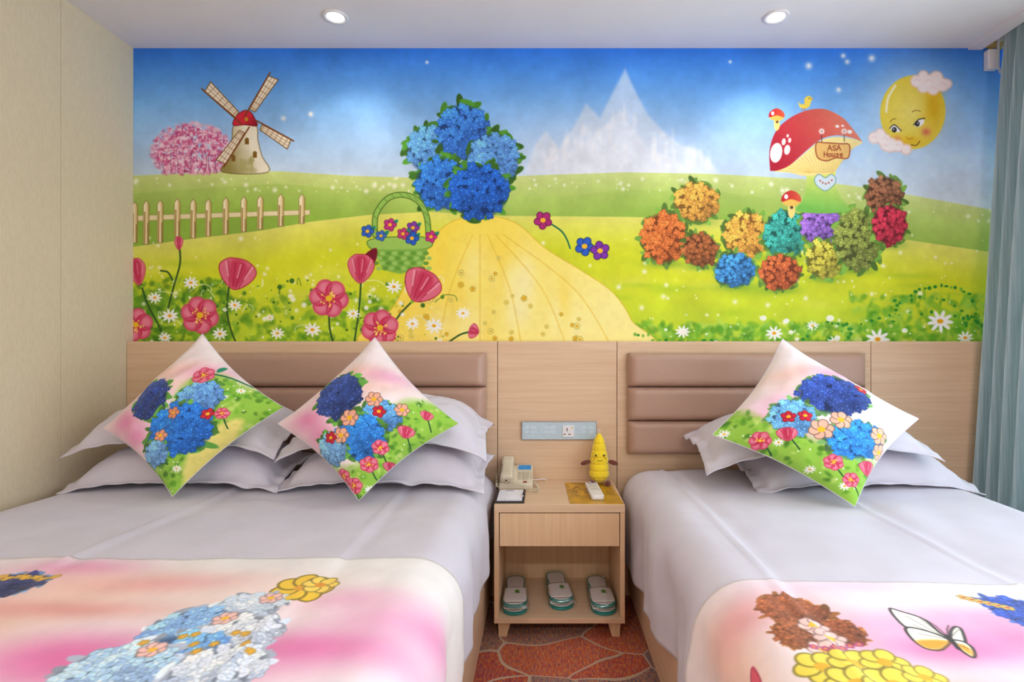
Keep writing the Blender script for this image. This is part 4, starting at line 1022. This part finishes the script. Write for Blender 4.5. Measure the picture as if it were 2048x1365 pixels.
# telephone
def telephone():
    r = root('telephone', 'cream corded desk telephone with blue display on the bedside table', 'telephone', (-.112, 2.34, NZ))
    x0, x1, y0, y1 = -.186, -.040, 2.275, 2.405
    z0, z1, zb = NZ+.022, NZ+.075, NZ
    V = [(x0, y0, zb), (x1, y0, zb), (x1, y1, zb), (x0, y1, zb), (x0+.003, y0+.003, z0), (x1-.003, y0+.003, z0), (x1-.003, y1-.003, z1), (x0+.003, y1-.003, z1)]
    bm = bmesh.new(); vs = [bm.verts.new(v) for v in V]
    for f in [(3, 2, 1, 0), (4, 5, 6, 7), (0, 1, 5, 4), (1, 2, 6, 5), (2, 3, 7, 6), (3, 0, 4, 7)]: bm.faces.new([vs[k] for k in f])
    bmesh.ops.bevel(bm, geom=list(bm.edges), offset=.005, segments=3, affect='EDGES', profile=.5)
    b = from_bm('body', bm, M['cream_plastic'], r)
    sl = (z1-z0)/(y1-y0-.006); ang = math.atan(sl)
    def top(x, v): y = y0+.003+v*(y1-y0-.006); return Vector((x, y, z0+v*(z1-z0)))
    def slab(name, xa, xb, va, vb, h, mat, parent, bev=.001):
        c = top((xa+xb)/2, (va+vb)/2); Ln = (vb-va)*math.hypot(z1-z0, y1-y0-.006)
        Mx = Matrix.Translation(c) @ Matrix.Rotation(ang, 4, 'X')
        return box(name, -(xb-xa)/2, (xb-xa)/2, -Ln/2, Ln/2, -.001, h, mat, parent, bev, Mx)
    s = slab('display_bezel', -.110, -.046, .66, .97, .004, M['cream_plastic'], r)
    slab('display', -.106, -.050, .70, .94, .0048, M['screen'], s, .0005)
    for j in range(5):
        for i in range(3): slab('key', -.105+i*.017, -.092+i*.017, .22+j*.082, .275+j*.082, .0032, M['key'], r, .0008)
    for j in range(4): slab('key', -.054, -.046, .26+j*.09, .30+j*.09, .0028, M['key'], r, .0008)
    slab('speaker_key', -.082, -.066, .07, .13, .003, M['red'], r, .0008)
    # handset in its cradle
    xa, xb = -.178, -.128
    h = slab('handset', xa, xb, .06, 1.10, .026, M['cream_plastic'], r, .008)
    slab('earpiece', xa-.002, xb+.002, .80, 1.16, .036, M['cream_plastic'], h, .010); slab('mouthpiece', xa-.002, xb+.002, .04, .34, .036, M['cream_plastic'], h, .010)
    c = top((xa+xb)/2, .04); blob('cord_jack', (c.x, c.y-.006, c.z+.014), (.004, .003, .004), M['dark'], h, seg=8)
    # coiled cord: round the front of the set to its right side
    path = spline([(-.150, 2.262, NZ+.030), (-.120, 2.256, NZ+.036), (-.085, 2.252, NZ+.028), (-.060, 2.240, NZ+.012), (-.030, 2.232, NZ+.008), (-.018, 2.25, NZ+.008), (-.022, 2.29, NZ+.010), (-.034, 2.33, NZ+.014)], False, 40)
    pts = []
    for i, p in enumerate(path):
        t = i*.55; q = .0062
        pts.append((p[0]+q*.5*math.cos(t), p[1]+q*math.cos(t), max(p[2]+q*math.sin(t), NZ+.002)))
    tube('coiled_cord', pts, .0013, M['cream_plastic'], r, 6)
    path = spline([(-.188, 2.36, NZ+.05), (-.196, 2.33, NZ+.036), (-.193, 2.29, NZ+.02), (-.190, 2.262, NZ+.02), (-.165, 2.258, NZ+.026)], False, 24); pts = []
    for i, p in enumerate(path):
        t = i*.55; q = .0055; pts.append((p[0]+q*math.cos(t)*.7, p[1]+q*.4*math.cos(t), p[2]+q*math.sin(t)))
    tube('coiled_cord', pts, .0013, M['cream_plastic'], r, 6)
    tube('line_cable', spline([(-.042, 2.36, NZ+.02), (-.02, 2.39, NZ+.012), (.0, 2.41, NZ+.010), (.018, 2.415, NZ+.003)], False, 8), .0022, M['white_plastic'], r, 8)
telephone()

r = root('notepad', 'white memo paper in a black leather tray on the bedside table', 'notepad', (-.13, 2.17, NZ))
box('tray', -.186, -.070, 2.078, 2.252, NZ, NZ+.006, M['black_leather'], r, bev=.002)
p_ = box('paper', -.177, -.080, 2.092, 2.238, NZ+.006, NZ+.010, M['paper'], r, bev=.0006)
for k in range(4): box('printed_mark', -.150+k*.0085, -.143+k*.0085, 2.218, 2.226, NZ+.010, NZ+.0102, M['ink'], p_, bev=0)
for k in range(8): box('printed_mark', -.172+k*.0112, -.166+k*.0112, 2.096, 2.098, NZ+.010, NZ+.0102, M['ink'], p_, bev=0)
r = root('pen', 'short black pen lying along the edge of the memo tray', 'pen', (-.079, 2.16, NZ+.010))
tube('barrel', [(-.0755, 2.19, NZ+.0135), (-.0775, 2.14, NZ+.0135)], .0034, M['dark'], r, 10)
tube('tip', [(-.0775, 2.14, NZ+.0135), (-.0782, 2.118, NZ+.0135)], .0030, M['white_plastic'], r, 10, [1, .4])

# yellow guide card and remote control
def card_mat():
    c = Canvas(0, 21, 0, 30, 16)
    c.a[:] = np.array((196, 146, 30))/255; c.mottle(.22, 7)
    for k in range(9): c.line([(.8+k*.02, 22.6+k*.7), (20, 22.8+k*.7)], .06, (120, 84, 14), .5)
    for k in range(4):
        for j in range(5): c.poly([(11+j*1.9, 5+k*3.4), (12.4+j*1.9, 5+k*3.4), (12.4+j*1.9, 7.6+k*3.4), (11+j*1.9, 7.6+k*3.4)], (150, 106, 16), a=.4)
    for k in range(24):
        x, y = .8+rng.random()*9, 2.5+rng.random()*17
        c.line(spline([(x, y), (x+rng.random()*2, y+rng.normal()*1.2), (x+1.5+rng.random()*2, y+rng.normal())], False), .35, [(90, 60, 14), (110, 100, 90), (70, 46, 10)][k % 3], .8)
    for k in range(7): c.poly([(3+k*1.3, 1), (4+k*1.3, 1), (4+k*1.3, 2.1), (3+k*1.3, 2.1)], (96, 62, 12), a=.8)
    for y in (4, 8, 12): c.poly([(.3, y), (1.3, y), (1.3, y+.7), (.3, y+.7)], (96, 62, 12), a=.8)
    return print_mat('guide_card_print', c.image('guide_card_print'), .35, spec=.5)
M['card'] = card_mat()
def slab_uv(name, P, z0, z1, mat):
    V = [(x, y, z0) for x, y in P]+[(x, y, z1) for x, y in P]
    U = [(0, 1), (1, 1), (1, 0), (0, 0)]*2
    return mk(name, V, [(0, 1, 2, 3), (7, 6, 5, 4), (4, 5, 1, 0), (5, 6, 2, 1), (6, 7, 3, 2), (7, 4, 0, 3)], mat, None, False, U)
o = slab_uv('guide_card', [(.098, 2.385), (.298, 2.378), (.312, 2.068), (.105, 2.075)], NZ+.0002, NZ+.0016, M['card'])
tag(o, 'yellow brown printed guide card lying flat on the bedside table', 'card')
def remote():
    r = root('remote_control', 'white remote control lying on the yellow guide card', 'remote', (.21, 2.2, NZ+.0016))
    L, w = .215, .052
    Mx = Matrix.Translation((.213, 2.225, NZ+.0018)) @ Matrix.Rotation(R(2.5), 4, 'Z')
    out = []
    for cx, cy, a0 in ((w/2-.012, L/2-.012, 0), (-w/2+.012, L/2-.012, 90), (-w/2+.012, -L/2+.012, 180), (w/2-.012, -L/2+.012, 270)):
        for k in range(6): a = R(a0+k*18); out.append((cx+.012*math.cos(a), cy+.012*math.sin(a)))
    prism('case', out, 0, .018, M['white_plastic'], r, .004, Mx)
    ks = [(x, y) for y in (.02, .036, .052, -.02, -.004) for x in (-.015, -.005, .005, .015)]
    for x, y in ks: box('button', x-.0034, x+.0034, y-.004, y+.004, .0178, .0194, M['key'], r, .0008, Mx)
    for x, y, m in ((-.016, .094, 'red'), (-.013, .082, 'red'), (.002, .094, 'ink'), (.014, .094, 'ink'), (.004, .080, 'ink'), (.016, .080, 'ink'), (-.006, .072, 'ink')): box('button', x-.004, x+.004, y-.003, y+.003, .0178, .0195, M[m], r, .0008, Mx)
remote()

# corn plush toy
def corn():
    cx, cy = .248, 2.365
    r = root('plush_toy', 'yellow corn cob plush toy with brown arms and feet, sitting on the bedside table', 'toy', (cx, cy, NZ))
    Ht = .218; prof = []
    nz_ = 120
    for i in range(nz_+1):
        t = i/nz_
        base = .0445*(min(1, t/.16)**.45 if t > 0 else .3)*(1-.16*max(0, t-.15)/.5-.34*max(0, t-.5)/.5)
        if t > .80: base *= math.sqrt(max(.0, 1-((t-.80)/.205)**2))
        rib = 1-.085*(1-abs(math.sin(math.pi*t*7.5)))**2.0
        prof.append((max(.002, base*rib), NZ+.004+t*Ht))
    V, Fc = lathe_grid(prof, 72, lambda rr, z, a: rr*(1-.05*(1-abs(math.sin(a*5)))**3))
    b = mk('body', [(x+cx, y+cy, z) for x, y, z in V], Fc, M['corn'], r, True)
    for s in (-1, 1):
        Mx = Matrix.Rotation(R(16*s), 4, 'Y')
        blob('arm', (cx+s*.060, cy-.012, NZ+.096), (.023, .010, .0105), M['brown_plush'], r, Mx)
        blob('foot', (cx+s*.033, cy-.040, NZ+.013), (.0115, .019, .0125), M['brown_plush'], r, Matrix.Rotation(R(-28*s), 4, 'Z'))
        blob('eye', (cx+s*.0175, cy-.0375, NZ+.132), (.0042, .0025, .0045), M['dark'], r, seg=12)
        blob('cheek', (cx+s*.0235-.0, cy-.0355, NZ+.119), (.0042, .002, .003), M['blush'], r, seg=10)
    mp = spline([(cx-.011, cy-.0425, NZ+.1155), (cx-.0105, cy-.0427, NZ+.111), (cx-.005, cy-.0430, NZ+.110), (cx, cy-.0432, NZ+.1125), (cx+.005, cy-.0430, NZ+.110), (cx+.0105, cy-.0427, NZ+.111), (cx+.011, cy-.0425, NZ+.1155)], False, 4)
    tube('mouth', mp, .0009, M['dark'], r, 6)
    tube('hanging_loop', spline([(cx-.004, cy, NZ+Ht), (cx-.008, cy, NZ+Ht+.012), (cx-.001, cy, NZ+Ht+.020), (cx+.004, cy, NZ+Ht+.010), (cx+.003, cy, NZ+Ht)], False, 6), .0014, M['white_plastic'], r, 6)
corn()

# wrapped slipper pairs
def slipper_pair():
    r = root('slipper_pair', '', 'slippers')
    def outline(k=1.0):
        P = spline([(0, .136), (.030, .126), (.040, .095), (.036, .040), (.040, -.02), (.049, -.075), (.043, -.115), (.018, -.137), (-.018, -.137), (-.043, -.115), (-.049, -.075), (-.040, -.02), (-.036, .040), (-.040, .095), (-.030, .126)], True, 4)
        return [(x*k, y*k) for x, y in P]
    def one(z, dy):
        Mx = Matrix.Translation((0, dy, z))
        s = prism('slipper', outline(), 0, .0085, M['teal'], r, .002, Mx)
        prism('insole', outline(.91), .0085, .0105, M['terry'], s, .0006, Mx)
        # vamp: padded strap arched over the front half
        nu, nv = 20, 14; V = []
        for j in range(nv):
            v = j/(nv-1); y = -.108+v*.105+.0
            w = .046-.004*v
            if v < .2: w *= .86+.7*v
            for i in range(nu):
                a = i/(nu-1)*math.pi
                V.append(Mx @ Vector((w*math.cos(a), y-.012*math.sin(a)*(1-v), .009+(.006+.006*v)*math.sin(a)**.6)))
        o = mk('strap', V, grid_faces(nu, nv), M['terry'], s, True)
        m = o.modifiers.new('t', 'SOLIDIFY'); m.thickness = .002
        return s
    one(.001, -.004); up = one(.0255, .004)
    # leaf emblem printed on the upper strap
    Lf = spline([(0, .017), (.009, .010), (.006, .004), (.011, -.004), (.002, -.006), (.001, -.016), (-.001, -.006), (-.010, -.004), (-.006, .004), (-.008, .010)], True, 3)
    V = [(x+.008, y-.048, .0500-.10*abs(x+.008)**1.2) for x, y in Lf]; V2 = [(x, y, z+.0006) for x, y, z in V]; n = len(V)
    mk('leaf_emblem', V+V2, [tuple(range(n)), tuple(range(2*n-1, n-1, -1))]+[(i, (i+1) % n, n+(i+1) % n, n+i) for i in range(n)], M['leaf'], up)
    # clear crinkled wrapper
    nu, nv = 40, 30; V = []
    for j in range(nv):
        v = j/(nv-1)*2-1
        for i in range(nu):
            a = 2*math.pi*i/nu
            cw = .056*(1-.25*max(0, v)*.8); ch = .029
            e = (1-abs(v)**5)**.5 if abs(v) < 1 else 0
            x, z = math.cos(a)*cw, math.sin(a)*ch
            x = math.copysign(abs(math.cos(a))**.6, math.cos(a))*cw; z = math.copysign(abs(math.sin(a))**.7, math.sin(a))*ch*max(.12, e)
            k = .004*mnoise.noise((x*60, v*9, z*60))
            V.append((x+k, v*.148, max(.0006, .029+z+k)))
    Fc = [(j*nu+i, j*nu+(i+1) % nu, (j+1)*nu+(i+1) % nu, (j+1)*nu+i) for j in range(nv-1) for i in range(nu)]+[tuple(range(nu-1, -1, -1)), tuple(range((nv-1)*nu, nv*nu))]
    mk('wrapper', V, Fc, M['film'], r, True)
    return r
sp0 = slipper_pair()
SH = .0865
for k, (x, y, rz, rx, lab) in enumerate(((-.112, 2.222, 2, 0, 'left pair of the three wrapped white slippers on the shelf'), (.066, 2.262, 6, 0, 'middle pair of the three wrapped white slippers, set further back'), (.236, 2.222, 3, 0, 'right pair of the three wrapped white slippers on the shelf'))):
    o = sp0 if k == 0 else copy_tree(sp0)
    o.location = (x, y, SH); o.rotation_euler = (R(rx), 0, R(rz)); o['label'] = lab; o['group'] = 'wrapped slippers on the bedside shelf'
